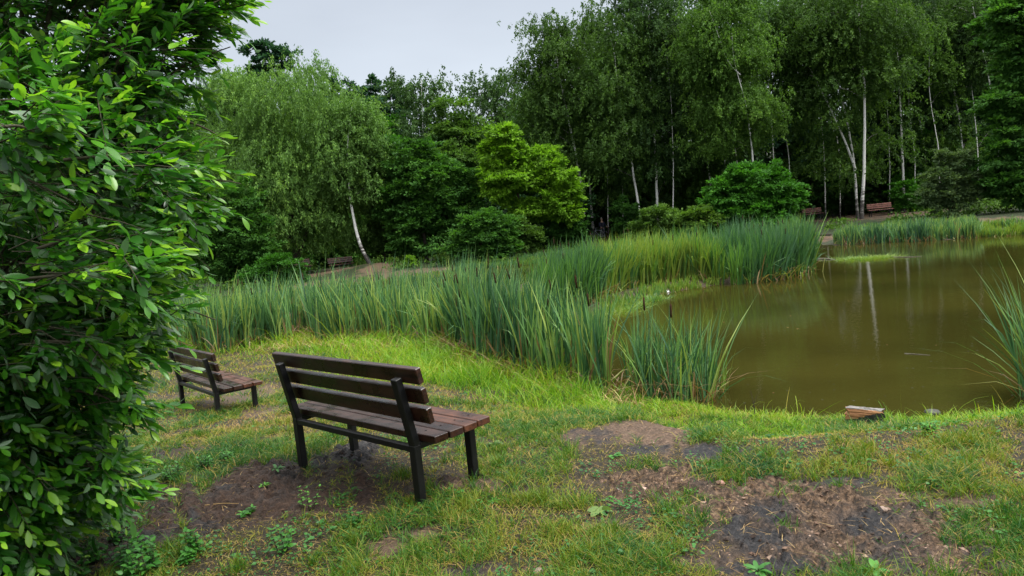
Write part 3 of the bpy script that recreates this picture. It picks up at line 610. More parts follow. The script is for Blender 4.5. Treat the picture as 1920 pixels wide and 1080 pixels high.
T('birch_tree', 'slanting white stemmed birch high in the wood left of the right maple', 'tree', [(1815, 390), (1799, 220), (1785, 150), (1765, 80), (1740, -40)], [(1800, 30, 50, 60), (1770, 140, 36, 40), (1820, 100, 36, 46)], 55, M['birch_grey'], W_, n=13000, size=.17, r0=.11, bark='birch_bark', clumps=110, cl=.45, vb=-.2)
T('birch_tree', 'pale curved birch stem disappearing behind the right maple leaves', 'tree', [(1885, 390), (1860, 180), (1845, 100), (1828, 30), (1810, -50)], [(1830, 20, 50, 50), (1870, 90, 40, 50)], 52, M['birch'], W_, n=9000, size=.16, r0=.12, bark='birch_bark', clumps=80, cl=.45, vb=-.1)
T('maple_tree', 'layered blue green maple filling the right edge of the view', 'tree', [(1960, 400), (1955, 200), (1950, -20)], [(1900, 40, 60, 50), (1930, 120, 60, 44), (1890, 190, 50, 34), (1925, 240, 70, 40), (1870, 290, 46, 26), (1930, 330, 60, 40), (1960, 30, 80, 70), (1885, 345, 40, 20)], 38, M['maple'], n=30000, size=.18, r0=.22, clumps=250, cl=.42, shell=.5, vb=.08)
T('rowan_sapling', 'pale young tree with airy crown right of the far benches', 'sapling', [(1785, 405), (1787, 350), (1785, 300)], [(1785, 300, 30, 22), (1770, 335, 36, 24), (1810, 345, 34, 30), (1780, 370, 44, 26)], 39, M['pale'], n=7000, size=.13, r0=.04, clumps=100, cl=.26, vb=-.05)
T('hazel_bush', 'small leafy bush directly right of the far right bench', 'bush', [(1705, 398), (1705, 375)], [(1704, 362, 26, 24), (1722, 385, 24, 18), (1694, 382, 12, 12)], 52, M['bush_bright'], n=5000, size=.12, r0=.03, clumps=60, cl=.26)
T('hazel_bush', 'dark understory bush behind the left of the far right benches', 'bush', [(1560, 405), (1560, 370)], [(1550, 330, 60, 46), (1580, 370, 46, 28), (1520, 350, 36, 40)], 60, M['maple'], n=12000, size=.17, r0=.05, clumps=110, cl=.45, vb=-.1)
T('hazel_bush', 'dark understory bush behind the sapling at the right', 'bush', [(1740, 400), (1740, 370)], [(1720, 330, 60, 40), (1660, 345, 50, 40), (1830, 320, 50, 50), (1770, 365, 60, 25)], 62, M['maple'], n=14000, size=.17, r0=.05, clumps=130, cl=.45, vb=-.2)

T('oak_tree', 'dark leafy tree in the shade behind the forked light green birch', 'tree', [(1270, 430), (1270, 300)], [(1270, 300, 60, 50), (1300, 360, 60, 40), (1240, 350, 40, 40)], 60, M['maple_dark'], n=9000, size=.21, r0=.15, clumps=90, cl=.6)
T('oak_tree', 'dark round tree behind the fresh green maple bush', 'tree', [(1470, 430), (1470, 260)], [(1470, 230, 50, 60), (1430, 290, 50, 40), (1500, 290, 50, 40)], 61, M['maple_blue'], n=9000, size=.21, r0=.15, clumps=90, cl=.6)
T('oak_tree', 'dark tree filling the gap behind the tallest white birch', 'tree', [(1650, 420), (1650, 240)], [(1650, 210, 50, 50), (1600, 270, 50, 40), (1680, 290, 60, 50)], 60, M['maple_blue'], n=10000, size=.21, r0=.15, clumps=90, cl=.6, vb=-.2)
T('oak_tree', 'dark tree behind the slanting birch stems above the sapling', 'tree', [(1770, 410), (1770, 240)], [(1770, 190, 55, 50), (1730, 250, 50, 40), (1810, 260, 50, 50)], 60, M['maple_dark'], n=10000, size=.21, r0=.15, clumps=90, cl=.6)
T('oak_tree', 'dark tree showing between the right maple and the slanting birches', 'tree', [(1860, 410), (1860, 240)], [(1860, 250, 46, 60), (1840, 170, 40, 50), (1890, 150, 60, 60)], 58, M['maple_blue'], n=9000, size=.21, r0=.15, clumps=80, cl=.6)
for k, (bx_, by_, tx_, ty_, dd_) in enumerate([(1062, 430, 1040, 190, 53), (1140, 425, 1122, 150, 53), (1168, 420, 1150, 200, 54), (1262, 420, 1250, 100, 50), (1385, 400, 1368, 150, 50), (1452, 400, 1430, 60, 51), (1480, 400, 1468, 120, 52), (1548, 400, 1520, 60, 52), (1575, 398, 1560, 100, 53), (1668, 395, 1655, 130, 55), (1762, 385, 1742, 90, 52), (1835, 380, 1812, 90, 53), (1715, 390, 1706, 120, 54)]):
    T('birch_tree', 'slender pale birch stem standing in the wood among larger birches', 'tree', [(bx_, by_), (bx_ - (bx_ - tx_) * .2 + 3, by_ - (by_ - ty_) * .35), (bx_ - (bx_ - tx_) * .75 + (6 if k % 2 else -5), by_ - (by_ - ty_) * .7), (tx_, ty_)], [(tx_, ty_ - 20, 34, 40), (tx_ + 14, ty_ + 40, 26, 34)], dd_, M[['birch', 'birch_light', 'birch_grey'][k % 3]], W_, n=3600, size=.15, r0=.062, bark='birch_bark', clumps=36, cl=.4, group='slender birches among the larger birches', limbs=8)
SG = 'understory bushes in the shade under the birches'
for k, (ux, uy, urx, ury, ud) in enumerate([(1130, 330, 50, 40, 58), (1185, 300, 40, 40, 60), (1240, 340, 44, 40, 57), (1290, 360, 44, 36, 56), (1345, 330, 40, 50, 58), (1500, 310, 44, 50, 61), (1545, 290, 44, 50, 62), (1590, 320, 36, 40, 62), (1640, 290, 46, 46, 62), (1700, 290, 46, 50, 61), (1740, 300, 44, 50, 57), (1800, 290, 50, 50, 56), (1860, 330, 50, 40, 54), (1100, 400, 44, 30, 60), (740, 300, 36, 40, 58), (860, 320, 36, 50, 56), (640, 430, 50, 40, 56), (380, 330, 50, 70, 56), (700, 250, 40, 40, 60)]):
    T('understory_tree', 'shaded understory tree merging into the wood behind the front trees', 'tree', [(ux, 425), (ux + 3, uy)], [(ux, uy, urx, ury), (ux + 25, uy + ury * .8, urx * .8, ury * .6), (ux - 25, uy + ury, urx * .8, ury * .6)], ud, M[['maple', 'birch', 'bush_bright', 'birch_light'][k % 4]], n=5200, size=.19, r0=.06, clumps=60, cl=.6, group=SG, vb=[0, .1, -.1][k % 3])
# the unbroken wood behind: one mass of crowns and stems
def woodland():
    mb = MB(); tm = MB()
    sky_x = [-900, 380, 440, 470, 540, 640, 720, 800, 850, 900, 960, 985, 1040, 1120, 1180, 1300, 3200]
    sky_y = [150, 165, 165, 165, 170, 190, 215, 215, 222, 215, 205, 165, 130, 90, 40, -80, -150]
    N_ = 2300; px = rng.uniform(-600, 2700, N_); dep = rng.uniform(58, 84, N_); top = np.interp(px, sky_x, sky_y)
    C = []; S = []
    for a, d, t in zip(px, dep, top):
        hz = 422 - (a - 960) * .098; f = rng.uniform(0, 1) ** .8; y = t + 14 + (hz + 30 - t - 14) * f
        C.append(np.array(D(a, y, d))); S.append(rng.uniform(1.0, 1.9))
    C = np.array(C); S = np.array(S); per = 300; idx = np.repeat(np.arange(N_), per); m = len(idx)
    off = rng.normal(size=(m, 3)) * np.array([1, 1, .7]) * S[idx][:, None] * .62
    P = C[idx] + off; ln = rng.uniform(.28, .55, m)
    tone = rng.uniform(-.3, .3, N_)
    ok = P[:, 2] > -.3
    leaves(mb, P[ok], (rng.normal(size=(m, 3)) + np.array([0, 0, -.6]))[ok], (rng.normal(size=(m, 3)) * .7 + np.array([0, -.2, .9]))[ok], ln[ok], ln[ok] * .6, np.clip(.5 + tone[idx] + rng.normal(size=m) * .15, 0, 1)[ok])
    for k in range(150):
        a = rng.uniform(-500, 2500); d = rng.uniform(60, 85); p = D(a, 422 - (a - 960) * .098, d); g0 = h1(p.x, p.y); x1 = p.x + rng.normal() * 1.2
        hgt = rng.uniform(7, 12); mb.tube([(p.x, p.y, g0 - .2), ((p.x + x1) / 2 + rng.normal() * .2, p.y, g0 + hgt / 2), (x1, p.y, g0 + hgt)], [.16, .12, .05], 6, mi=1 if rng.random() < .6 else 2, var=.8, cap=False)
    tag(mb.build('woodland', [M['wood_far'], M['bark'], M['birch_bark']]), 'dark unbroken wood closing off the view behind the birches', 'wood', kind='stuff')
woodland()

# ------------------------------------------------------------------ blades (reeds and grass)
def strips(mb, B, hgt, wid, lean, var, mi=0, seg=4, bend=None, curl=.5, tip=0.0):
    """B base points, hgt heights, lean horizontal vectors (fraction of height)"""
    n = len(B); T = np.linspace(0, 1, seg + 1); az = rng.uniform(0, math.pi, n); side = np.stack([np.cos(az), np.sin(az), np.zeros(n)], 1)
    L3 = np.concatenate([lean, np.zeros((n, 1))], 1); V = np.zeros((n, seg + 1, 2, 3)); drp = np.zeros(n) if bend is None else bend
    for k, t in enumerate(T):
        c = B + L3 * (hgt * (t * (1 - curl) + t * t * curl * 1.6))[:, None]; c[:, 2] += hgt * (t - drp * t ** 3.2)
        w = wid * (1 - .12 * t if t < .6 else (1 - t) / .4 * .93 + tip) / 2
        V[:, k, 0] = c - side * w[:, None] if hasattr(w, '__len__') else c - side * w; V[:, k, 1] = c + side * w[:, None] if hasattr(w, '__len__') else c + side * w
    m = (seg + 1) * 2; base = np.arange(n)[:, None, None] * m; k = np.arange(seg)[None, :, None] * 2
    F = (base + k + np.array([0, 1, 3, 2])[None, None]).reshape(-1, 4)
    mb.add(V.reshape(-1, 3), F, np.repeat(var, seg), mi, True)
def front_pts(line, n, thick, zf=-.5, bias=1.6):
    P = np.array([tuple(Z(a, b, zf)) for a, b in line]); d = np.concatenate([[0], np.cumsum(np.linalg.norm(np.diff(P[:, :2], axis=0), axis=1))])
    t = rng.uniform(0, d[-1], n); th = np.interp(t / d[-1], np.linspace(0, 1, len(thick)), thick)
    u = rng.uniform(0, 1, n) ** bias * th; x = np.interp(t, d, P[:, 0]); y = np.interp(t, d, P[:, 1])
    r = np.sqrt(x * x + y * y); return x + x / r * u + rng.normal(size=n) * .08, y + y / r * u + rng.normal(size=n) * .08, u / np.maximum(th, .01)
def reedbed(name, label, mats, line, shoots, thick, hgt, hv=.2, per=5, wid=.014, heads=.06, dead=.10, vb=.55, deadfront=.2, zf=-.5, fan=.12, vmap=None, maxlean=1.0):
    mb = MB(); x, y, u = front_pts(line, shoots, thick, zf)
    cl_ = fbm(x * 1.6, y * 1.6, 3, 123); keep = rng.uniform(0, 1, len(x)) < np.clip(cl_ * 5.5 - 2.0, .05, 1); x, y, u, cl_ = x[keep], y[keep], u[keep], cl_[keep]; n = len(x)
    z = np.maximum(H(x, y), WL - .25); lo = fbm(x * .7, y * .7, 3, 140)
    hs = hgt * (1 + (lo - .5) * 2 * hv * 1.4 + rng.normal(size=n) * hv * .6)
    idx = np.repeat(np.arange(n), per); m = len(idx)
    a = rng.uniform(0, 2 * math.pi, m); f = np.abs(rng.normal(size=m)) * fan + .02
    lean = np.stack([np.cos(a) * f + (cl_[idx] - .5) * .3 + .02, np.sin(a) * f + (lo[idx] - .5) * .4], 1) * maxlean
    hb = (z[idx] * 0 + hs[idx] * rng.uniform(.62, 1.06, m)) + (WL - z[idx]).clip(0)
    bend = np.where(rng.uniform(0, 1, m) < .10, rng.uniform(.15, .55, m), rng.uniform(0, .06, m)); lean = lean * (1 + bend * 3)[:, None]
    var = np.clip(vb + (lo[idx] - .5) * 1.1 + rng.normal(size=m) * .32, .15, 1)
    if vmap is not None: var = np.clip(var + vmap(x[idx], y[idx]), .13, 1)
    B = np.stack([x[idx], y[idx], z[idx] - .02], 1) + rng.normal(size=(m, 3)) * np.array([.02, .02, 0])
    dd = rng.uniform(0, 1, m) < dead; var = np.where(dd, rng.uniform(0, .1, m), var); hb = np.where(dd, hb * rng.uniform(.3, .8, m), hb)
    strips(mb, B, hb, wid * rng.uniform(.7, 1.25, m), lean, var, 0, 5, bend)
    # broken dead litter along the foot
    k = int(n * deadfront * 4); s_ = rng.integers(0, n, k); s_ = s_[u[s_] < .35]; k = len(s_); a = rng.uniform(0, 2 * math.pi, k)
    B = np.stack([x[s_], y[s_], z[s_]], 1) + rng.normal(size=(k, 3)) * np.array([.12, .12, 0]); B[:, 2] = np.maximum(B[:, 2], WL)
    strips(mb, B, rng.uniform(.12, .5, k) * min(1, hgt), wid * rng.uniform(.5, 1.1, k), np.stack([np.cos(a), np.sin(a)], 1) * rng.uniform(.2, 1.4, k)[:, None], rng.uniform(0, .13, k), 0, 3, rng.uniform(0, .7, k))
    # seed heads on stems
    q = np.nonzero(rng.uniform(0, 1, n) < heads)[0]; th = np.linspace(0, 2 * math.pi, 6, endpoint=False)
    for i in q:
        h_ = hs[i] * rng.uniform(.88, 1.08) + max(0, WL - z[i]); lx, ly = rng.normal(size=2) * .05; p0 = np.array([x[i], y[i], z[i]]); 
        pt = lambda t: p0 + np.array([lx * t * t * h_, ly * t * t * h_, h_ * t])
        mb.tube([pt(0), pt(.5), pt(.86)], .0035, 4, var=.35, cap=False); l = .16 / h_; r = .0125
        mb.tube([pt(.85), pt(.855), pt(.85 + l * .5), pt(.845 + l), pt(.85 + l), pt(.85 + l * 1.5)], [.004, r, r, r * .95, .003, .002], 6, mi=1, cap=False)
    return tag(mb.build(name, mats), label, 'reeds', kind='stuff')
REED = [M['reed'], M['head']]; REEDY = [M['reed_yellow'], M['head']]
reedbed('cattail_bed', 'wide bed of blue green cattails behind the two benches', REED, [(250, 668), (345, 660), (400, 664), (480, 650), (560, 642), (640, 640), (700, 636), (780, 641), (850, 645), (885, 668)], 3300, [5, 5, 5, 4.5, 4], 1.42, wid=.032, heads=.018, vb=.5, dead=.13, deadfront=.5)
reedbed('cattail_bed', 'tall dense cattail stand in front of the bright bank, right of the bench backrest', REED, [(850, 648), (885, 668), (930, 690), (1000, 702), (1060, 716), (1100, 726), (1130, 735)], 1900, [4.4, 4.2, 3.6, 2.2, .6], 1.42, wid=.028, heads=.035, vb=.6, dead=.15, deadfront=.7)
reedbed('cattail_clump', 'loose cattail clump standing in the water by the near shore', REED, [(1175, 745), (1210, 756), (1260, 758), (1300, 752), (1325, 742)], 110, [1.1, 1.0, .9], 1.1, wid=.018, heads=.02, vb=.55, fan=.2, deadfront=.6, zf=-.62)
reedbed('cattail_clump', 'small bright green tuft of reeds at the right tip of the near clump', REEDY, [(1322, 738), (1350, 735)], 16, [.12, .12], .62, wid=.012, heads=0, vb=.35, dead=0, fan=.08, deadfront=0, zf=-.64)
reedbed('cattail_clump', 'pale reeds leaning in at the right edge of the photo', REED, [(1945, 750), (2000, 762), (2080, 775)], 120, [.5, .5], 1.3, wid=.017, heads=.02, vb=.45, fan=.17, deadfront=.2, zf=-.65)
reedbed('cattail_bed', 'long cattail island crossing the middle of the pond', REEDY, [(1010, 590), (1090, 578), (1140, 556), (1180, 545), (1235, 535), (1290, 528), (1350, 528), (1400, 527), (1460, 520), (1495, 511), (1515, 505)], 6500, [2, 3, 5, 6, 6, 5, 4.5, 4, 3, 1.4], 1.42, wid=.038, heads=.02, vb=.48, dead=.04, zf=-.58, vmap=lambda x, y: .42 * sstep(5.2, 7.2, x) * (1 - .8 * sstep(7.8, 8.8, x)) - .25 * np.exp(-((x - 4.6) / 1.3) ** 2) + .35 * sstep(3.0, 1.6, x))
reedbed('marsh_grass', 'yellow grass fringe along the front foot of the cattail island', REEDY, [(1130, 590), (1180, 574), (1240, 552), (1290, 542), (1380, 529), (1450, 518), (1512, 504)], 1100, [1.2, 1.2, 1.0, .8, .4, .3, .2], .26, wid=.022, heads=0, vb=.22, dead=.15, zf=-.64)
reedbed('reed_fringe', 'shorter reeds along the far right shore below the benches', REED, [(1570, 458), (1600, 457), (1640, 455), (1700, 452), (1760, 449), (1830, 444)], 2600, [1.4, 2, 2.6, 2.6, 2.4, 1.5], .72, hv=.3, wid=.034, heads=0, vb=.5, dead=.05, zf=-.62)
reedbed('marsh_grass', 'short mixed grass on the slope between the far right reeds and benches', REEDY, [(1585, 445), (1640, 443), (1700, 440), (1760, 437), (1830, 432)], 2600, [9, 10, 10, 10, 8], .24, wid=.03, heads=0, vb=.35, dead=.06, zf=-.45, deadfront=0)
reedbed('marsh_grass', 'yellow green grass at the waters edge on the far right shore', REEDY, [(1790, 446), (1850, 443), (1905, 439), (1960, 436)], 1600, [4, 4, 2], .42, wid=.03, heads=0, vb=.3, dead=.05, zf=-.62)
reedbed('marsh_grass', 'yellow green grass between the cattail island and the dark far cove', REEDY, [(1450, 447), (1495, 447)], 900, [6, 6], .35, wid=.03, heads=0, vb=.25, dead=.05, zf=-.6)
reedbed('marsh_grass', 'green fringe of grass on the far left shore', REEDY, [(860, 508), (960, 497), (1080, 487), (1250, 470)], 3000, [5, 5, 5], .35, wid=.035, heads=0, vb=.6, dead=.05, zf=-.6)
reedbed('marsh_grass', 'brownish grass tufts under the willow on the far left shore', REEDY, [(450, 548), (560, 541), (640, 534), (760, 521), (860, 510)], 900, [4, 3, 2], .2, wid=.035, heads=0, vb=.4, dead=.2, zf=-.6)
reedbed('marsh_grass', 'bright yellow green weed floating in front of the far right cove', REEDY, [(1568, 487), (1600, 488), (1640, 486), (1668, 482)], 420, [.5, .7, .7, .4], .13, wid=.03, heads=0, vb=.12, dead=0, zf=WL, fan=.8, deadfront=0)
reedbed('marsh_grass', 'low yellow green plants in the shallows left of the cattail island', REEDY, [(1125, 598), (1165, 588), (1200, 575), (1235, 562)], 700, [1.6, 1.4, 1.0, .5], .14, wid=.022, heads=0, vb=.2, dead=.05, zf=WL, fan=.7, deadfront=.05)

# low undergrowth on the far banks and forest floor
def undergrowth():
    mb = MB(); n = 3600; y = rng.uniform(38, 72, n); x = rng.uniform(-1.05, 1.05, n) * y; s = sdist(POND, x, y); so2, _, _ = masks(x, y)
    k = (s > .4) & (so2 < .3) & np.all([~((np.abs(x / y - (q - 960) / FPX) < .027) & (y < 58)) for q in (1523, 1649, 640, 1140)], axis=0) & (rng.uniform(0, 1, n) < .35 + .65 * sstep(44, 56, y)); x, y = x[k], y[k]; z = H(x, y); n = len(x); r = rng.uniform(.25, .8, n) * (.6 + .9 * sstep(46, 60, y))
    idx = np.repeat(np.arange(n), 75); m = len(idx); P = np.stack([x, y, z], 1)[idx] + np.abs(rng.normal(size=(m, 3))) * np.sign(rng.normal(size=(m, 3)) + np.array([0, 0, 9])) * np.array([1, 1, .5]) * r[idx][:, None]
    l = rng.uniform(.10, .26, m); leaves(mb, P, rng.normal(size=(m, 3)) + np.array([0, 0, .2]), rng.normal(size=(m, 3)) * .6 + np.array([0, 0, 1]), l, l * .6, np.clip(.4 + rng.normal(size=m) * .2 + rng.uniform(-.3, .3, n)[idx], 0, 1))
    tag(mb.build('undergrowth', M['bush']), 'low green undergrowth covering the far banks below the trees', 'undergrowth', kind='stuff')
undergrowth()

# grass
def fieldpts(n, y0, y1):
    y = np.exp(rng.uniform(math.log(y0), math.log(y1), n)); x = rng.uniform(-1, 1, n) * (.80 * y + .5); return x, y
YEL = [(1640, 850, 330, 42, .9), (1850, 900, 160, 40, .5), (1100, 1010, 260, 60, .6), (900, 960, 160, 40, .5), (500, 790, 110, 30, .8), (620, 640, 250, 40, .8), (1280, 770, 120, 14, .6), (1000, 870, 120, 30, .4), (1440, 870, 100, 20, -.5), (1300, 870, 130, 20, -.7), (1330, 970, 120, 50, -.5), (1080, 850, 110, 40, -.3), (1850, 990, 90, 40, -.7), (400, 860, 100, 40, -.6), (600, 980, 90, 30, -.5), (250, 800, 120, 60, -.6)]
YW = [(G(a, b), rx, ry, s) for a, b, rx, ry, s in YEL]
def yellow(x, y):
    v = np.zeros(x.shape)
    for p, rx, ry, s in YW:
        dy = ry * p.y ** 2 / (FPX * 1.7); v = v + s * np.exp(-(((x - p.x) / (rx * p.y / FPX)) ** 2 + ((y - p.y) / dy) ** 2))
    return v
def turf():
    mb = MB()
    x, y = fieldpts(470000, 2.3, 17.5)
    so2, ch2, cl2 = masks(x, y); s = sdist(POND, x, y); pat = fbm(x * 2.2, y * 2.2, 4, 201); fine = fbm(x * 9, y * 9, 2, 211)
    keep = (rng.uniform(0, 1, len(x)) > so2 * 1.05 + ch2 * .2) & (s > -.05) & (rng.uniform(0, 1, len(x)) < np.clip(.15 + 1.5 * (fine - .15) * (1 - .5 * (pat < .40)), .08, 1))
    x, y, s, pat, fine = x[keep], y[keep], s[keep], pat[keep], fine[keep]; n = len(x); z = H(x, y); yl = yellow(x, y)
    h_ = .018 + .07 * np.clip(pat * 2.2 - .7, 0, 1) * rng.uniform(.5, 1.3, n) + .02 * (y > 6)
    a = rng.uniform(0, 2 * math.pi, n) + (fine > .5) * 1.5; f = rng.uniform(.3, 1.7, n)
    var = np.clip(.53 - .28 * yl + (pat - .5) * 2.0 + (fine - .5) * .5 + rng.normal(size=n) * .15, 0, 1)
    var = np.where(rng.uniform(0, 1, n) < .16 + .12 * np.clip(yl, 0, 1), rng.uniform(0, .25, n), var)
    strips(mb, np.stack([x, y, z - .004], 1), h_, .0016 + .00062 * y * rng.uniform(.7, 1.3, n), np.stack([np.cos(a), np.sin(a)], 1) * f[:, None], var, 0, 2, rng.uniform(0, .6, n), .6)
    # tufts
    nt_ = 4200; tx, ty = fieldpts(nt_, 2.4, 10); so2, _, _ = masks(tx, ty); s = sdist(POND, tx, ty); p2 = fbm(tx * 2.2, ty * 2.2, 4, 201); k = (so2 < .35) & (s > .2) & (p2 > .42); tx, ty = tx[k], ty[k]; nt_ = len(tx)
    idx = np.repeat(np.arange(nt_), 26); m = len(idx); rr = rng.uniform(.015, .05, nt_); X = tx[idx] + rng.normal(size=m) * rr[idx]; Y = ty[idx] + rng.normal(size=m) * rr[idx]; a = rng.uniform(0, 6.28, m)
    hh = rng.uniform(.045, .14, nt_)[idx] * rng.uniform(.5, 1.1, m); yl = yellow(X, Y); tv = rng.uniform(-.2, .25, nt_)
    strips(mb, np.stack([X, Y, H(X, Y) - .005], 1), hh, .0020 + .00055 * Y, np.stack([np.cos(a), np.sin(a)], 1) * rng.uniform(.1, .9, m)[:, None], np.clip(.68 - .3 * yl + tv[idx] + rng.normal(size=m) * .1, 0, 1), 0, 3, rng.uniform(0, .4, m))
    tag(mb.build('grass', M['grass']), 'short trampled yellow green grass around the nearest bench', 'grass', kind='stuff')
    # lush bank grass
    mb = MB(); x, y = fieldpts(175000, 4.6, 18); s = sdist(POND, x, y); so2, _, _ = masks(x, y); pat = fbm(x * 1.8, y * 1.8, 3, 301); cl2 = fbm(x * 6, y * 6, 2, 305)
    u_ = np.where(x > .9, sstep(2.7, .9, s + (cl2 - .5) * 1.2), np.where(y < 9, sstep(2.1, .6, s), sstep(3.4, 1.2, s))); dens = u_ * np.clip(pat * 2.6 - .5 + cl2 * .6 - .2, .08, 1)
    k = (rng.uniform(0, 1, len(x)) < dens) & (s > -.16) & (so2 < .5); x, y, s, pat, cl2, u_ = x[k], y[k], s[k], pat[k], cl2[k], u_[k]; n = len(x)
    lg = G(1622, 796); kk = ~((np.abs(x - lg.x * y / lg.y) < .17) & (y < lg.y) & (y > lg.y - .5)); x, y, s, pat, cl2, u_ = x[kk], y[kk], s[kk], pat[kk], cl2[kk], u_[kk]; n = len(x)
    lo = np.where(x > .9, .066, .19); hh = (lo * .55 + lo * 1.5 * u_ * np.clip(cl2 * 1.7 - .2, .1, 1.1)) * rng.uniform(.6, 1.35, n); a = rng.uniform(0, 6.28, n)
    hh = np.where(rng.uniform(0, 1, n) < .012, hh * 2.6, hh)
    var = np.clip(.5 - .5 * (fbm(x * .9, y * .9, 2, 311) - .5) - .25 * yellow(x, y) * .5 + rng.normal(size=n) * .2 + (pat - .5) * .6, 0, 1)
    strips(mb, np.stack([x, y, H(x, y) - .01], 1), hh, .0022 + .0006 * y, np.stack([np.cos(a), np.sin(a)], 1) * rng.uniform(.1, 1.0, n)[:, None], var, 0, 4, rng.uniform(0, .55, n))
    tag(mb.build('bank_grass', M['lush']), 'lush bright green grass along the near edge of the pond', 'grass', kind='stuff')
turf()
def litter():
    mb = MB(); x, y = fieldpts(6500, 2.3, 9); s = sdist(POND, x, y); k = s > .1; x, y = x[k], y[k]; n = len(x); a = rng.uniform(0, 6.28, n)
    strips(mb, np.stack([x, y, H(x, y) + .006], 1), np.full(n, .012), .0015 + .0005 * y, np.stack([np.cos(a), np.sin(a)], 1) * rng.uniform(1.5, 8, n)[:, None], rng.uniform(0, .75, n), 0, 3, rng.uniform(0, .6, n), .15)
    # reeds fallen by the bed
    x, y, u = front_pts([(480, 660), (560, 652), (640, 650), (760, 650), (850, 655), (885, 680), (1000, 712), (1100, 738), (1200, 762)], 900, [.5, .5], -.45); n = len(x); a = rng.uniform(0, 6.28, n)
    strips(mb, np.stack([x, y, H(x, y) + .01], 1), rng.uniform(.05, .3, n), np.full(n, .010), np.stack([np.cos(a), np.sin(a)], 1) * rng.uniform(.5, 2.5, n)[:, None], rng.uniform(0, 1, n), 0, 3, rng.uniform(0, .8, n))
    tag(mb.build('straw_litter', M['dead']), 'dry straw and broken stalks strewn over the near bank', 'litter', kind='stuff')
litter()
def clods():
    mb = MB(); n0 = 26000; x, y = fieldpts(n0, 2.4, 7.0); so2, ch2, cl2 = masks(x, y); k = rng.uniform(0, 1, n0) < cl2 * .8 * sstep(.35, .6, fbm(x * 5, y * 5, 3, 401)); x, y, ch2 = x[k], y[k], ch2[k]; n = len(x); z = H(x, y)
    sz = .004 + .013 * rng.uniform(0, 1, n) ** 5 + .001
    base = np.array([[1, 0, 0], [-1, 0, 0], [0, 1, 0], [0, -1, 0], [0, 0, 1], [0, 0, -1]], float); F = np.array([[0, 2, 4], [2, 1, 4], [1, 3, 4], [3, 0, 4], [2, 0, 5], [1, 2, 5], [3, 1, 5], [0, 3, 5]])
    a = rng.uniform(0, 6.28, n); V = base[None] * rng.uniform(.5, 1.3, (n, 6, 1)) + rng.normal(size=(n, 6, 3)) * .22; c, s_ = np.cos(a)[:, None], np.sin(a)[:, None]
    V = np.stack([V[..., 0] * c - V[..., 1] * s_, V[..., 0] * s_ + V[..., 1] * c, V[..., 2] * .65], -1) * sz[:, None, None] + np.stack([x, y, z], 1)[:, None]
    damp_ = (x < -.2 * y + .35); var = np.where(ch2 > .5, rng.uniform(0, .3, n), np.where(damp_, rng.uniform(.1, .5, n), rng.uniform(.35, 1, n)))
    mb.add(V.reshape(-1, 3), (F[None] + np.arange(n)[:, None, None] * 6).reshape(-1, 3), np.repeat(var, 8), 0, False)
    tag(mb.build('soil_crumbs', M['clod']), 'loose crumbs of burnt and trampled soil in the bare patches', 'soil', kind='stuff')
M['clod'] = leafmat('soil_crumb', [(0, (.012, .011, .011)), (.3, (.04, .025, .018)), (.6, (.13, .08, .055)), (1, (.30, .21, .16))], 0, rough=.9, spec=.2)
clods()

# ------------------------------------------------------------------ detailed leaves for near plants
_t = np.array([0, .18, .42, .68, .88, 1.0]); 
def fine_leaves(mb, C, A, Nn, ln, wd, var, droop=.15, cup=.12, prof=(.06, .55, .95, 1.0, .62, .03), wave=0):
    A = unit(A); S = unit(np.cross(A, Nn)); Nn = np.cross(S, A); n = len(C); prof = np.array(prof); V = np.zeros((n, 6, 3, 3)); ln = ln[:, None]; wd = wd[:, None]; dr = (droop * rng.uniform(.3, 1.7, n))[:, None]
    for k in range(6):
        c = C + A * ln * _t[k] - Nn * ln * dr * _t[k] ** 2; w = wd * prof[k] / 2
        if wave: w = w * (1 + wave * (-1) ** k)
        V[:, k, 1] = c; V[:, k, 0] = c - S * w + Nn * w * cup * 2; V[:, k, 2] = c + S * w + Nn * w * cup * 2
    b = np.arange(n)[:, None, None, None] * 18; k = np.arange(5)[None, :, None, None] * 3; q = np.array([0, 1])[None, None, :, None]
    F = (b + k + q + np.array([0, 1, 4, 3])[None, None, None]).reshape(-1, 4)
    mb.add(V.reshape(-1, 3), F, np.repeat(var, 10), 0, True)

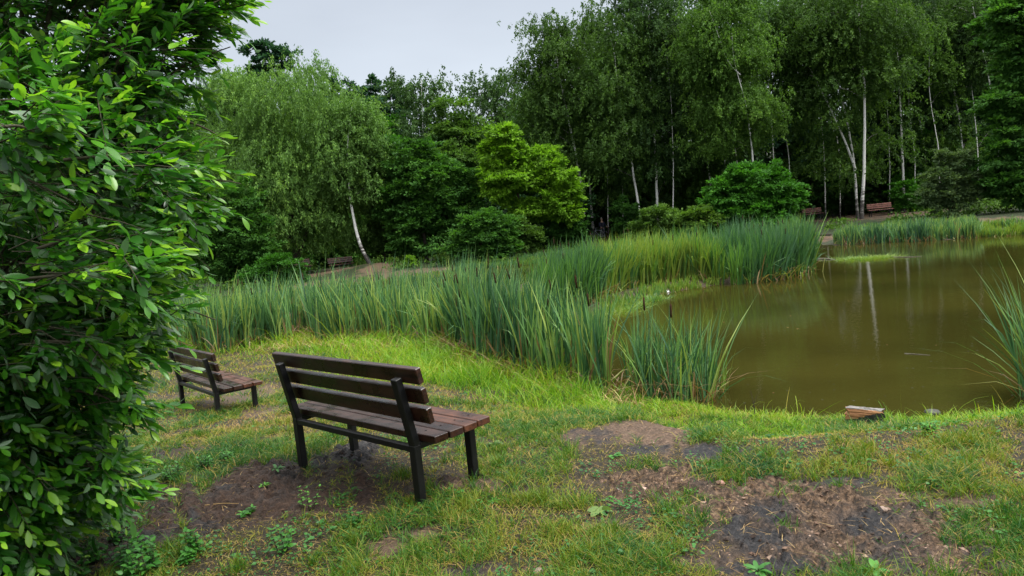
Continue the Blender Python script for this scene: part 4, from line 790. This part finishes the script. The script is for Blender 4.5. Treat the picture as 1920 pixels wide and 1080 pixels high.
def shrub():
    base = G(40, 1020); base = Vector((base.x - .25, base.y + .15, h1(base.x - .25, base.y + .15))); root = empty('goat_willow', base); org = np.array(base)
    tag(root, 'huge leafy goat willow filling the left side, broad glossy leaves blown rightwards', 'shrub')
    lob = [(120, 60, 290, 180, 4.0), (300, 50, 110, 70, 4.1), (330, 150, 90, 70, 3.9), (60, 300, 330, 190, 3.4), (270, 310, 160, 150, 3.9), (360, 330, 74, 60, 3.9), (100, 540, 250, 150, 3.35), (285, 470, 105, 110, 3.9), (250, 570, 110, 55, 3.7), (50, 740, 185, 150, 3.4), (165, 770, 85, 80, 3.6), (20, 900, 190, 120, 3.5), (165, 905, 70, 80, 3.6), (0, 1010, 150, 70, 3.5), (130, 840, 130, 110, 3.6), (140, 690, 150, 80, 3.7), (110, 940, 110, 60, 3.55),
           (-330, 250, 300, 420, 3.6), (-300, 750, 260, 300, 3.6), (100, -260, 420, 240, 4.1), (-150, 550, 200, 400, 4.6), (330, -90, 130, 90, 4.2)]
    tm = MB(); cm = MB(); LC = []
    for cx, cy_, rx, ry, dd in lob:
        c = np.array(D(cx - (62 if cy_ < 480 else 95), cy_, dd)); e = np.array([rx * dd / FPX, max(.38, rx * dd / FPX * .6), ry * dd / FPX]); LC.append((c, e))
    # stems and limbs
    stems = []
    for k in range(7):
        a = k / 6; tip = np.array(D(-200 + 480 * a, -150 + rng.uniform(-60, 60) + 100 * abs(a - .5), 3.6 + .5 * rng.uniform())); s0 = np.array(base) + np.array([rng.normal() * .12, rng.normal() * .12, -.1])
        mid = (s0 * .55 + tip * .45) + np.array([-.25 + .5 * a - .25, rng.normal() * .15, 0]); Q = resample([s0, s0 * .85 + mid * .15 + np.array([0, 0, .2]), mid, tip], 22); stems.append(Q); tm.tube(Q - org, np.linspace(.045, .008, 22), 8, cap=False)
    SP = np.concatenate(stems); brs = [SP[::2]]
    for c, e in LC:
        for q in range(7):
            p, d = ellips_pts(1, .5); tip = c + p[0] * e * .85; cand = SP[SP[:, 2] < tip[2] + .1]; cand = cand if len(cand) else SP[:3]
            a = cand[np.argmin(np.linalg.norm(cand - tip, axis=1))]; mid = (a + tip) / 2 + np.array([0, 0, .08]) + rng.normal(size=3) * .05
            Q = resample([a, mid, tip], 9); brs.append(Q); tm.tube(Q - org, np.linspace(.014, .004, 9), 6, cap=False)
    # sprigs
    TP = []; TD = []; TL = []; SH_ = -62
    vol = np.array([np.prod(e) ** (2 / 3) for _, e in LC]); cnt = (vol / vol.sum() * 1700).astype(int)
    for (c, e), k in zip(LC, cnt):
        p, d = ellips_pts(k, .45); TP.append(c + p * e); dd = d / e; TD.append(unit(dd)); TL.append(rng.uniform(.18, .36, k))
    TP = np.concatenate(TP); TD = np.concatenate(TD); TL = np.concatenate(TL)
    K0 = len(TP); per0 = rng.integers(3, 8, K0); ix = np.repeat(np.arange(K0), per0); mm = len(ix)      # bunches of twigs on each branch end
    TP = TP[ix] + rng.normal(size=(mm, 3)) * np.array([.11, .11, .08]); TD = unit(TD[ix] + rng.normal(size=(mm, 3)) * .3); TL = rng.uniform(.15, .32, mm)
    ex = [([(250, 70), (330, 45), (400, 25), (462, 8)], 3.9), ([(280, 10), (360, 5), (430, -10)], 4.0), ([(300, 150), (370, 110), (432, 88)], 3.9), ([(330, 60), (380, 62), (425, 62)], 4.1), ([(220, 120), (260, 40), (300, -60)], 3.7), ([(200, 560), (300, 560), (365, 585), (405, 600)], 3.5), ([(230, 420), (330, 345), (420, 335), (452, 345)], 3.7), ([(60, 470), (150, 440), (250, 470)], 2.9), ([(-40, 300), (60, 340), (140, 380)], 2.75), ([(-40, 530), (80, 520), (190, 505), (260, 520)], 2.8), ([(120, 300), (220, 290), (300, 330)], 3.1), ([(130, 850), (180, 870), (225, 905)], 3.4), ([(160, 640), (230, 650), (270, 655)], 3.6), ([(130, 730), (190, 740), (245, 775)], 3.4), ([(-20, 240), (40, 235), (90, 260)], 2.7), ([(60, 640), (130, 640), (200, 670)], 3.0), ([(330, 220), (385, 240), (422, 262)], 3.9), ([(340, 400), (380, 410), (400, 430)], 3.9)]
    for pts, dd in ex:
        Q = resample([D(a, b, dd) for a, b in pts], 14); brs.append(Q); tm.tube(Q - org, np.linspace(.009, .003, 14), 5, cap=False); dirn = unit(Q[-1] - Q[0])
        k = 26; ii = np.minimum(13, (rng.uniform(.1, 1, k) * 14).astype(int)); TP = np.vstack([TP, Q[ii] + rng.normal(size=(k, 3)) * .05]); TD = np.vstack([TD, unit(dirn + rng.normal(size=(k, 3)) * .45)]); TL = np.concatenate([TL, rng.uniform(.14, .26, k)])
    ok = TP[:, 2] > H(TP[:, 0], TP[:, 1]) + .05; 
    # keep the camera's own space clear
    ok &= np.linalg.norm((TP - np.array([0, 0, CAMH])) * np.array([1, 1, .7]), axis=1) > 2.2
    # outer limit of the crown towards the pond, as bearing against height angle
    _l = [ray(a, b) for a, b in ((455, -300), (462, 0), (455, 60), (425, 130), (405, 200), (430, 260), (448, 340), (405, 400), (392, 470), (400, 540), (405, 600), (335, 640), (305, 700), (300, 770), (295, 860), (260, 930), (215, 1000), (180, 1080))]
    _l = sorted((d.z, d.x) for d in _l); lim = lambda el: np.interp(el, [a for a, _ in _l], [b for _, b in _l]) + rng.normal(size=len(el)) * .028 + .012 + (fbm(el * 11 + 3, el * 0, 2, 77) - .5) * .10
    tipp = TP + unit(TD * .85 + np.array([.55, 0, .1])) * TL[:, None] * .9; ok &= (tipp[:, 0] / tipp[:, 1]) < lim((tipp[:, 2] - CAMH) / tipp[:, 1]) - .012
    hol = fbm(TP[:, 0] * 2.6 + TP[:, 1] * 1.3, TP[:, 2] * 3.4, 2, 801) + .12 * (fbm(TP[:, 1] * 5, TP[:, 2] * 5, 2, 811) - .5); ok &= ~((hol < .44) & (TP[:, 2] > 1.35) & (rng.uniform(0, 1, len(TP)) < .86))
    TP, TD, TL = TP[ok], TD[ok], TL[ok]; n = len(TP)
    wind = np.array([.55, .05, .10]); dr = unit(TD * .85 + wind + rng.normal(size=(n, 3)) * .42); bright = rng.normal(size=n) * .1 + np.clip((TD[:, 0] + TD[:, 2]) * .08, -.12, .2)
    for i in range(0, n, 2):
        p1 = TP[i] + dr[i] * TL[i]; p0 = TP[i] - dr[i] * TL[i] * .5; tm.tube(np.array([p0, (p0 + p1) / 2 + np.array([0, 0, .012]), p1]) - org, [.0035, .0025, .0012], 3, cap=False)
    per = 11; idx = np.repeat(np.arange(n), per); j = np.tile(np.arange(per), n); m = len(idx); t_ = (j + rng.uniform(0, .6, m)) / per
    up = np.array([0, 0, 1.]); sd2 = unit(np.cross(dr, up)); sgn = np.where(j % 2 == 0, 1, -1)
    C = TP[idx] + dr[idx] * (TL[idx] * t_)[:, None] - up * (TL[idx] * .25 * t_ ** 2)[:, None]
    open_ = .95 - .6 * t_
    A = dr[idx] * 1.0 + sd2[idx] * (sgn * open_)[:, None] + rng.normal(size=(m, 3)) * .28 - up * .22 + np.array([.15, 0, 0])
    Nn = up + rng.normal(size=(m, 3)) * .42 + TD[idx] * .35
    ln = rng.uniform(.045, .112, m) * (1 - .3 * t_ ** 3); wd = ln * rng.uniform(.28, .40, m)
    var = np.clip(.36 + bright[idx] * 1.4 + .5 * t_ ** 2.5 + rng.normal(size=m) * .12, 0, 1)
    flip = rng.uniform(0, 1, m) < .16; Nn[flip] *= -1
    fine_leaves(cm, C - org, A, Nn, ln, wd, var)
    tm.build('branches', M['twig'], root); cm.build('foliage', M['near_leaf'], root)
shrub()

# ------------------------------------------------------------------ small plants
def weed(px, py, h_, nst, label, leafl=.05, kind='nettle', var=.6, group=None, name='nettle', cat='weed'):
    p = G(px, py); root = empty(name, (p.x, p.y, h1(p.x, p.y))); tag(root, label, cat, group); mb = MB(); sm = MB()
    if kind == 'nettle':
        for s in range(nst):
            a = rng.uniform(0, 6.28); r = rng.uniform(0, .35) * h_; b = np.array([math.cos(a) * r, math.sin(a) * r, 0]); hh = h_ * rng.uniform(.6, 1.1); top = b * 1.6 + np.array([rng.normal() * .02, rng.normal() * .02, hh]); sm.tube([(0, 0, -.01), b * .9, (b + top) / 2, top], [.003, .003, .0025, .0015], 5)
            k = 6; tt = np.linspace(.25, 1, k); C = []; A = []; L = []
            for q in range(k):
                for s2 in (0, 1):
                    an = a + q * 1.57 + s2 * math.pi; C.append(b + (top - b) * tt[q]); A.append([math.cos(an), math.sin(an), .25 + .5 * (q == k - 1)]); L.append(leafl * (1.1 - .45 * tt[q]) * rng.uniform(.8, 1.2))
            C = np.array(C); A = np.array(A); L = np.array(L); m = len(C); fine_leaves(mb, C, A, np.array([0, 0, 1.]) + rng.normal(size=(m, 3)) * .2, L, L * .58, np.clip(var + rng.normal(size=m) * .15, 0, 1), .25, .15, (.1, .95, 1, .72, .4, .02), .08)
    else:
        m = nst; an = rng.uniform(0, 6.28, m); r = rng.uniform(.1, 1, m) * h_; C = np.stack([np.cos(an) * r * .3, np.sin(an) * r * .3, rng.uniform(.004, h_ * .35, m)], 1); A = np.stack([np.cos(an), np.sin(an), rng.uniform(.1, .8, m)], 1); L = leafl * rng.uniform(.6, 1.2, m)
        fine_leaves(mb, C, A, np.array([0, 0, 1.]) + rng.normal(size=(m, 3)) * .25, L, L * (.75 if kind == 'plantain' else .4), np.clip(var + rng.normal(size=m) * .12, 0, 1), .4, .1, (.3, .8, 1, .95, .6, .05)); sm.tube([(0, 0, -.01), (0, 0, h_ * .2)], [.004, .003], 5)
    sm.build('stem', M['twig'], root); mb.build('foliage', M['pale'] if kind == 'plantain' else M['weed'], root)
NG = 'nettles crowding the bare soil under the goat willow'
NL = 'leafy green nettle among others at the foot of the goat willow'
for a, b, h_, ns in [(180, 1060, .16, 6), (130, 1035, .15, 5), (235, 1062, .14, 6), (285, 1075, .15, 6), (70, 1070, .18, 6), (20, 1050, .2, 6), (215, 1025, .13, 5), (30, 990, .2, 5), (120, 985, .2, 5), (175, 975, .18, 5), (95, 1010, .17, 5), (270, 1040, .12, 4), (0, 1085, .18, 5), (150, 1090, .14, 5), (240, 1095, .13, 5), (225, 990, .12, 4), (60, 960, .22, 5)]:
    weed(a, b, h_, ns, NL, group=NG, var=rng.uniform(.35, .7))
weed(365, 1040, .13, 6, 'green nettle standing alone on bare soil right of the nettle crowd')
weed(335, 1062, .07, 3, 'tiny low nettle just below the lone green nettle')
weed(462, 968, .06, 2, 'small dark green seedling in the middle of the damp bare soil', .05)
weed(495, 912, .045, 26, 'bright green low rosette above the damp bare soil left of the bench', .035, 'rosette', .95, name='dandelion')
weed(520, 893, .05, 12, 'darker rosette of broad leaves just behind the bright rosette', .05, 'rosette', .35, name='dock_plant')
weed(925, 945, .06, 34, 'bright green tuft of small leaves in front of the right bench leg', .03, 'rosette', .95, name='clover')
weed(1125, 962, .06, 9, 'pale grey green broad leaves lying in the grass right of the bench', .055, 'plantain', .75, name='plantain')
weed(927, 836, .06, 9, 'pale broad leaves close by the seat end of the nearest bench', .055, 'plantain', .7, name='plantain')
weed(535, 1035, .14, 4, 'upright weed with bright lower leaves in front of the damp soil', .045)
weed(575, 955, .17, 3, 'thin weed with a yellow tip left of the bench foot', .03, var=.9)
weed(665, 985, .09, 3, 'dark low weed beside the pink bare patch', .04, var=.3)
weed(1740, 815, .08, 5, 'bushy green weed in the bright grass right of the charred log', .045, var=.8)
weed(1357, 806, .07, 4, 'small upright weed near the waters edge right of the bare patch', .035, var=.8)
weed(1150, 857, .04, 10, 'low dock leaves in the grass by the charcoal spot', .05, 'rosette', .5, name='dock_plant')
weed(385, 880, .10, 6, 'leafy weed between the shrub and the damp soil', .045, var=.55)
weed(330, 900, .12, 6, 'leafy weed under the lowest shrub twigs', .045, var=.45)
weed(430, 865, .08, 5, 'short green weed left of the nearest bench', .04, var=.6)
weed(1420, 1075, .07, 16, 'grassy green tuft at the bottom edge in charred soil', .05, 'rosette', .6, name='dock_plant')
weed(1640, 1078, .07, 20, 'grassy green tuft at the bottom edge below the big burnt patch', .05, 'rosette', .7, name='dock_plant')

# ------------------------------------------------------------------ stones, log, sticks
def rock(px, py, s, c, label, name='stone', flat=.5, group=None, loc=None):
    p = loc or G(px, py); bm = MB(); nu, nv = 12, 8; V = []
    sd = rng.uniform(0, 50)
    for i in range(nv + 1):
        th = math.pi * i / nv
        for j in range(nu):
            ph = 2 * math.pi * j / nu; d = np.array([math.sin(th) * math.cos(ph), math.sin(th) * math.sin(ph), math.cos(th)])
            r = 1 + .55 * (float(vnoise(np.array([d[0] * 1.6 + sd]), np.array([d[1] * 1.6 + d[2] * 2.1]), 3)[0]) - .5); V.append(d * r * np.array([1, .75, flat]) * s)
    F = [(i * nu + j, (i + 1) * nu + j, (i + 1) * nu + (j + 1) % nu, i * nu + (j + 1) % nu) for i in range(nv) for j in range(nu)]
    bm.add(V, F, smooth=False); o = bm.build(name, plain(name + '_surface', c, .7, .3)); o.location = (p.x, p.y, (loc.z if loc else h1(p.x, p.y)) + s * flat * .35); o.rotation_euler = (0, 0, rng.uniform(0, 3)); tag(o, label, 'stone', group)
rock(1204, 921, .032, (.30, .20, .16), 'flat pinkish stone in the middle of the rear soil patch')
rock(1352, 908, .026, (.32, .17, .14), 'reddish stone at the right end of the rear soil patch')
rock(1157, 922, .028, (.16, .13, .13), 'grey brown stone at the left end of the rear soil patch')
rock(1655, 955, .026, (.26, .19, .15), 'pale stone on the upper edge of the big burnt patch')
rock(1010, 1072, .028, (.24, .17, .14), 'light brown stone at the bottom edge below the bench')
rock(1748, 770, .075, (.05, .05, .045), 'dark grey stone lying in shallow water right of the charred log', flat=.45, loc=Z(1748, 776, WL))
rock(1242, 548, .17, (.5, .52, .52), 'white stone in the shallows by the cattail island', flat=.35, loc=Z(1242, 549, WL))
rock(1440, 519, .10, (.35, .33, .3), 'small pale stone at the water edge of the cattail island', flat=.35, loc=Z(1440, 519, WL))

def logmat():
    m, t, out = mat('charred_log'); p = N(t, 'ShaderNodeBsdfPrincipled', Roughness=.75); tcn = t.nodes.new('ShaderNodeTexCoord'); sp = t.nodes.new('ShaderNodeSeparateXYZ'); t.links.new(tcn.outputs['Object'], sp.inputs[0])
    n = N(t, 'ShaderNodeTexNoise', Scale=14.0, Detail=5.0); t.links.new(tcn.outputs['Object'], n.inputs[0])
    mp = t.nodes.new('ShaderNodeMapping'); mp.inputs['Scale'].default_value = (4, 40, 40); t.links.new(tcn.outputs['Object'], mp.inputs[0]); g = N(t, 'ShaderNodeTexNoise', Scale=2.0, Detail=4.0); t.links.new(mp.outputs[0], g.inputs[0])
    wood = ramp(t, g.outputs[0], [(.3, (.20, .08, .03)), (.7, (.42, .20, .09))]); grey = ramp(t, g.outputs[0], [(.3, (.07, .065, .06)), (.7, (.20, .19, .18))]); ch = ramp(t, n.outputs[0], [(.4, (.008, .008, .008)), (.8, (.04, .035, .032))])
    def mth(op, a, b):
        q = N(t, 'ShaderNodeMath', operation=op)
        for i, v in enumerate((a, b)):
            if isinstance(v, (int, float)): q.inputs[i].default_value = v
            else: t.links.new(v, q.inputs[i])
        return q.outputs[0]
    # charred towards the lower right end
    f = mth('SUBTRACT', mth('ADD', mth('MULTIPLY', sp.outputs[0], 5.0), mth('MULTIPLY', n.outputs[0], 1.6)), mth('MULTIPLY', sp.outputs[2], 16.0)); f = mth('GREATER_THAN', f, .78)
    gtop = mth('GREATER_THAN', mth('ADD', sp.outputs[2], mth('MULTIPLY', n.outputs[0], .03)), .082)
    a = N(t, 'ShaderNodeMix', data_type='RGBA'); t.links.new(gtop, a.inputs[0]); t.links.new(wood.outputs[0], a.inputs[6]); t.links.new(grey.outputs[0], a.inputs[7])
    b = N(t, 'ShaderNodeMix', data_type='RGBA'); t.links.new(f, b.inputs[0]); t.links.new(a.outputs[2], b.inputs[6]); t.links.new(ch.outputs[0], b.inputs[7]); t.links.new(b.outputs[2], p.inputs[0])
    bp = N(t, 'ShaderNodeBump', Strength=.8, Distance=.01); t.links.new(g.outputs[0], bp.inputs['Height']); t.links.new(bp.outputs[0], p.inputs['Normal']); t.links.new(p.outputs[0], out.inputs[0]); return m
def log():
    p = G(1622, 796); mb = MB(); n = 22; k = 16; V = []; L = .30
    for i in range(k + 1):
        x = -L / 2 + L * i / k
        for j in range(n):
            a = 2 * math.pi * j / n; r = .082 * (1 + .12 * math.sin(3 * a + 1) + .07 * math.sin(7 * a + x * 20) + rng.normal() * .02); yv, zv = math.cos(a) * r * .9, math.sin(a) * r
            if yv < -.05: yv = -.05 - (abs(yv) - .05) * .25          # split face
            V.append((x + (.02 * math.sin(5 * a) if i in (0, k) else 0), yv, zv))
    F = [(i * n + j, i * n + (j + 1) % n, (i + 1) * n + (j + 1) % n, (i + 1) * n + j) for i in range(k) for j in range(n)]; mb.add(V, F, smooth=False)
    for e, r in ((0, -1), (k, 1)):
        ring = np.array(V[e * n:(e + 1) * n]); c = ring.mean(0) - np.array([r * .012, 0, 0]); mb.add(np.vstack([c, ring]), [(0, 1 + (j if r > 0 else (j + 1) % n), 1 + ((j + 1) % n if r > 0 else j)) for j in range(n)], smooth=False)
    o = mb.build('log', logmat()); o.location = (p.x, p.y, p.z + .088); o.rotation_euler = (0, R(5), R(-24)); tag(o, 'short split log, orange inside and charred black at its right end', 'log')
log()
def stick(name, label, pts, r, m, cat='stick', forks=()):
    mb = MB(); mb.tube(resample(pts, 9), np.linspace(r, r * .4, 9), 7)
    for f in forks: mb.tube(resample(f, 6), np.linspace(r * .6, r * .2, 6), 6)
    return tag(mb.build(name, m), label, cat)
g0 = G(1415, 785); 
P3 = lambda x, y, dy=0: D(x, y, g0.y + dy)
stick('forked_twig', 'thin dark forked twig standing upright at the near waters edge', [P3(1417, 788), P3(1414, 765), P3(1410, 742), P3(1407, 733)], .006, M['bark'], forks=[[P3(1413, 758), P3(1418, 745), P3(1421, 738)]])
stick('driftwood', 'long dark driftwood branch on the mud of the far right cove', [Z(1500, 441, -.45), Z(1518, 439, -.3), Z(1535, 442, -.4), Z(1558, 440, -.35)], .12, M['bark'], 'driftwood')
stick('floating_stick', 'pale stick floating left of the yellow green floating weed', [Z(1532, 486, WL), Z(1548, 485, WL + .02), Z(1566, 487, WL)], .045, M['bark_grey'])
stick('floating_stick', 'thin pale stick floating in the middle of the open water', [Z(1696, 663, WL + .002), Z(1718, 664, WL + .006), Z(1744, 666, WL + .002)], .008, M['bark_grey'])
stick('floating_stick', 'thin pale line of drift right of the yellow green floating weed', [Z(1672, 482, WL + .005), Z(1700, 482, WL + .01), Z(1728, 481, WL)], .022, M['bark_grey'])
q0 = G(385, 953); q1 = G(455, 950)
stick('straw_stalk', 'yellow straw stalk lying on the damp soil beside the seedling', [q0 + Vector((0, 0, .02)), (q0 + q1) / 2 + Vector((0, 0, .03)), q1 + Vector((0, 0, .02))], .004, M['dead'])

# ------------------------------------------------------------------ person with bicycle on the far bank
def skin(name, V, E, Rr, m, parent=None, lv=2):
    me = bpy.data.meshes.new(name); me.from_pydata(V, E, []); o = bpy.data.objects.new(name, me); col.objects.link(o); o.parent = parent
    s = o.modifiers.new('skin', 'SKIN'); sv = me.skin_vertices[0].data if me.skin_vertices else None
    if sv is None:
        return o
    for i, r in enumerate(Rr): sv[i].radius = (r, r) if not isinstance(r, tuple) else r
    sv[0].use_root = True; b = o.modifiers.new('sub', 'SUBSURF'); b.levels = lv; b.render_levels = lv; me.materials.append(m); return o
def ensure_skin(me):
    import bmesh
    bm = bmesh.new(); bm.from_mesh(me); bm.verts.layers.skin.verify(); bm.to_mesh(me); bm.free()
def skin(name, V, E, Rr, m, parent=None, lv=2):
    import bmesh
    me = bpy.data.meshes.new(name); bm = bmesh.new(); lay = bm.verts.layers.skin.verify(); vs = [bm.verts.new(v) for v in V]
    for i, r in enumerate(Rr): vs[i][lay].radius = r if isinstance(r, tuple) else (r, r)
    vs[0][lay].use_root = True
    for a, b in E: bm.edges.new((vs[a], vs[b]))
    bm.to_mesh(me); bm.free(); o = bpy.data.objects.new(name, me); col.objects.link(o); o.parent = parent
    o.modifiers.new('skin', 'SKIN'); b = o.modifiers.new('sub', 'SUBSURF'); b.levels = lv; b.render_levels = lv; me.materials.append(m)
    for p in me.polygons: p.use_smooth = True
    return o
pp = D(1131, 450, 54); pz = pp.z; pp.z = pz
bumps_dummy = 0
skinm = plain('skin', (.45, .28, .20), .5); navy = plain('navy_jacket', (.012, .016, .035), .8); trs = plain('grey_trousers', (.06, .065, .075), .8); hairm = plain('grey_hair', (.40, .38, .34), .9); shoe = plain('dark_shoe', (.03, .03, .03), .6)
pr_ = empty('person', pp, R(200)); tag(pr_, 'person in navy jacket and grey trousers standing with a bicycle on the far bank', 'person')
# local: facing +Y, pelvis at .92
V = [(0, 0, .90), (0, 0, 1.05), (0, .0, 1.22), (0, -.01, 1.38), (0, 0, 1.47), (0, .015, 1.56), (0, .02, 1.66),
     (.18, 0, 1.38), (.25, .08, 1.14), (.24, .30, 1.02), (.24, .36, .99), (-.18, 0, 1.38), (-.25, .08, 1.14), (-.24, .30, 1.02), (-.24, .36, .99),
     (.10, 0, .86), (.11, .03, .48), (.12, 0, .09), (.12, .13, .04), (-.10, 0, .86), (-.11, .03, .48), (-.12, -.02, .09), (-.12, .11, .04)]
E_ = [(0, 1), (1, 2), (2, 3), (3, 4), (4, 5), (5, 6), (3, 7), (7, 8), (8, 9), (9, 10), (3, 11), (11, 12), (12, 13), (13, 14), (0, 15), (15, 16), (16, 17), (17, 18), (0, 19), (19, 20), (20, 21), (21, 22)]
Rr = [(.15, .11), (.14, .10), (.16, .11), (.13, .10), .055, (.075, .09), (.07, .085), .06, .048, .036, .035, .06, .048, .036, .035, .09, .065, .045, .04, .09, .065, .045, .04]
skin('body', V, E_, Rr, skinm, pr_)
skin('jacket', [(0, 0, .88), (0, 0, 1.05), (0, 0, 1.22), (0, -.01, 1.39), (.18, 0, 1.38), (.25, .08, 1.14), (.24, .27, 1.03), (-.18, 0, 1.38), (-.25, .08, 1.14), (-.24, .27, 1.03)], [(0, 1), (1, 2), (2, 3), (3, 4), (4, 5), (5, 6), (3, 7), (7, 8), (8, 9)], [(.175, .13), (.17, .125), (.185, .135), (.14, .12), .08, .065, .05, .08, .065, .05], navy, pr_)
skin('trousers', [(0, 0, .92), (.10, 0, .84), (.11, .03, .48), (.12, 0, .12), (-.10, 0, .84), (-.11, .03, .48), (-.12, -.02, .12)], [(0, 1), (1, 2), (2, 3), (0, 4), (4, 5), (5, 6)], [(.17, .125), .11, .085, .07, .11, .085, .07], trs, pr_)
for s in (-1, 1): skin('shoe', [(s * .12, -.04, .045), (s * .12, .07, .045), (s * .12, .17, .035)], [(0, 1), (1, 2)], [.05, .052, .04], shoe, pr_, 1)
skin('hair', [(0, -.02, 1.63), (0, 0, 1.72), (0, .03, 1.74)], [(0, 1), (1, 2)], [(.085, .085), (.085, .095), (.07, .07)], hairm, pr_, 2)
nose = MB(); nose.tube([(0, .10, 1.65), (0, .125, 1.625), (0, .10, 1.615)], [.008, .016, .010], 6); nose.build('nose', skinm, pr_)
for s in (-1, 1):
    e = MB(); e.tube([(s * .032, .098, 1.655), (s * .032, .106, 1.655)], [.009, .005], 6); e.build('eye', shoe, pr_); e = MB(); e.tube([(s * .078, .02, 1.665), (s * .092, .01, 1.65), (s * .08, .015, 1.62)], [.01, .016, .01], 6); e.build('ear', skinm, pr_)
    for f in range(5):
        h = MB(); x = s * (.24 + (-.03 + f * .015)); z0 = .99; th = f == 0
        h.tube([(x, .36, z0), (x, .40, z0 + (.02 if th else .005)), (x, .425, z0 - .012), (x, .415, z0 - .035 if not th else z0 - .005)], [.010, .009, .008, .006], 6); h.build('finger', skinm, pr_)
bic = empty('bicycle', (pp.x - .30, pp.y - .45, pz), R(205)); tag(bic, 'pale grey bicycle held by the person on the far bank', 'bicycle')
bmat = plain('grey_frame_paint', (.30, .34, .36), .35, .5); rub = plain('tyre_rubber', (.02, .02, .02), .8); chrome = plain('steel_rim', (.4, .42, .43), .3, .5, .8)
def ring(mb, c, r, t, n=28): 
    a = np.linspace(0, 2 * math.pi, n + 1); mb.tube([(c[0] + math.cos(q) * r, c[1], c[2] + math.sin(q) * r) for q in a], t, 6, cap=False)
for x in (-.52, .52):
    wh = MB(); ring(wh, (x, 0, .34), .335, .018); w = wh.build('wheel', rub, bic); rm = MB(); ring(rm, (x, 0, .34), .31, .010)
    for q in range(14): a = q * math.pi / 7; rm.tube([(x, 0, .34), (x + math.cos(a) * .31, 0, .34 + math.sin(a) * .31)], .0015, 3, cap=False)
    rm.build('rim', chrome, w)
f = MB()
for a, b in (((-.52, .34), (-.05, .30)), ((-.52, .34), (-.18, .78)), ((-.05, .30), (-.20, .86)), ((-.05, .30), (.38, .78)), ((-.18, .78), (.36, .84)), ((.34, .92), (.52, .34))): f.tube([(a[0], 0, a[1]), (b[0], 0, b[1])], .016, 8)
f.build('frame', bmat, bic)
s = MB(); s.tube([(-.34, 0, .88), (-.22, 0, .90), (-.08, 0, .89)], [.06, .05, .02], 8); s.build('saddle', rub, bic)
s = MB(); s.tube([(.26, -.28, 1.0), (.32, -.15, 1.02), (.34, 0, .98), (.32, .15, 1.02), (.26, .28, 1.0)], .013, 8); s.tube([(.34, 0, .90), (.34, 0, .99)], .014, 8); s.build('handlebar', chrome, bic)
s = MB(); s.tube([(-.05, -.09, .30), (-.05, .09, .30)], .012, 6); s.tube([(-.05, .09, .30), (.02, .10, .14)], .009, 6); s.tube([(-.05, -.09, .30), (-.12, -.10, .46)], .009, 6); s.tube([(.02, .08, .14), (.02, .17, .14)], .02, 6); s.tube([(-.12, -.17, .46), (-.12, -.08, .46)], .02, 6); s.build('pedals', chrome, bic)
c0 = D(1155, 447, 53); c1 = D(1166, 446, 53)
stick('short_log', 'short dark reddish log lying on the ground right of the bicycle', [c0, (c0 + c1) / 2 + Vector((0, 0, .05)), c1], .13, plain('red_bark', (.07, .02, .018), .9), 'log')

def drift():
    n = 300; x = rng.uniform(0, 26, n); y = rng.uniform(6.5, 30, n); k = (sdist(POND, x, y) < -.3) & (sdist(ISL, x, y) > .2) & (fbm(x * .5, y * .5, 3, 501) > .45); x, y = x[k], y[k]; n = len(x); mb = MB()
    a = rng.uniform(0, 6.28, n); l = rng.uniform(.01, .035, n) * (1 + .05 * y)
    leaves(mb, np.stack([x, y, np.full(n, WL + .003)], 1), np.stack([np.cos(a), np.sin(a), np.zeros(n)], 1), np.tile([0, 0, 1.], (n, 1)), l, l * .5, rng.uniform(0, .6, n), fold=.02)
    tag(mb.build('floating_debris', M['dead']), 'tiny pale leaf scraps drifting on the pond water', 'debris', kind='stuff')
drift()

def cover():
    mb = MB(); n0 = 3800; cx, cy_ = fieldpts(n0, 2.3, 9); so2, _, _ = masks(cx, cy_); k = (so2 < .5) & (sdist(POND, cx, cy_) > .3) & (fbm(cx * 1.7, cy_ * 1.7, 3, 601) > .52 + .06 * rng.normal(size=n0)); cx, cy_ = cx[k], cy_[k]; n = len(cx)
    idx = np.repeat(np.arange(n), 9); m = len(idx); r = rng.uniform(.01, .05, m); a = rng.uniform(0, 6.28, m); x = cx[idx] + np.cos(a) * r; y = cy_[idx] + np.sin(a) * r; l = rng.uniform(.008, .020, n)[idx] * rng.uniform(.7, 1.3, m) * (1 + .04 * y)
    fine_leaves(mb, np.stack([x, y, H(x, y) + rng.uniform(.004, .035, m)], 1), np.stack([np.cos(a), np.sin(a), rng.uniform(0, .5, m)], 1), np.array([0, 0, 1.]) + rng.normal(size=(m, 3)) * .3, l, l * .75, np.clip(rng.uniform(.0, .6, n)[idx] + rng.normal(size=m) * .1, 0, 1), prof=(.2, .8, 1, .95, .6, .05))
    tag(mb.build('ground_cover', M['weed']), 'small clover and broad leaves woven through the trampled grass', 'ground cover', kind='stuff')
cover()
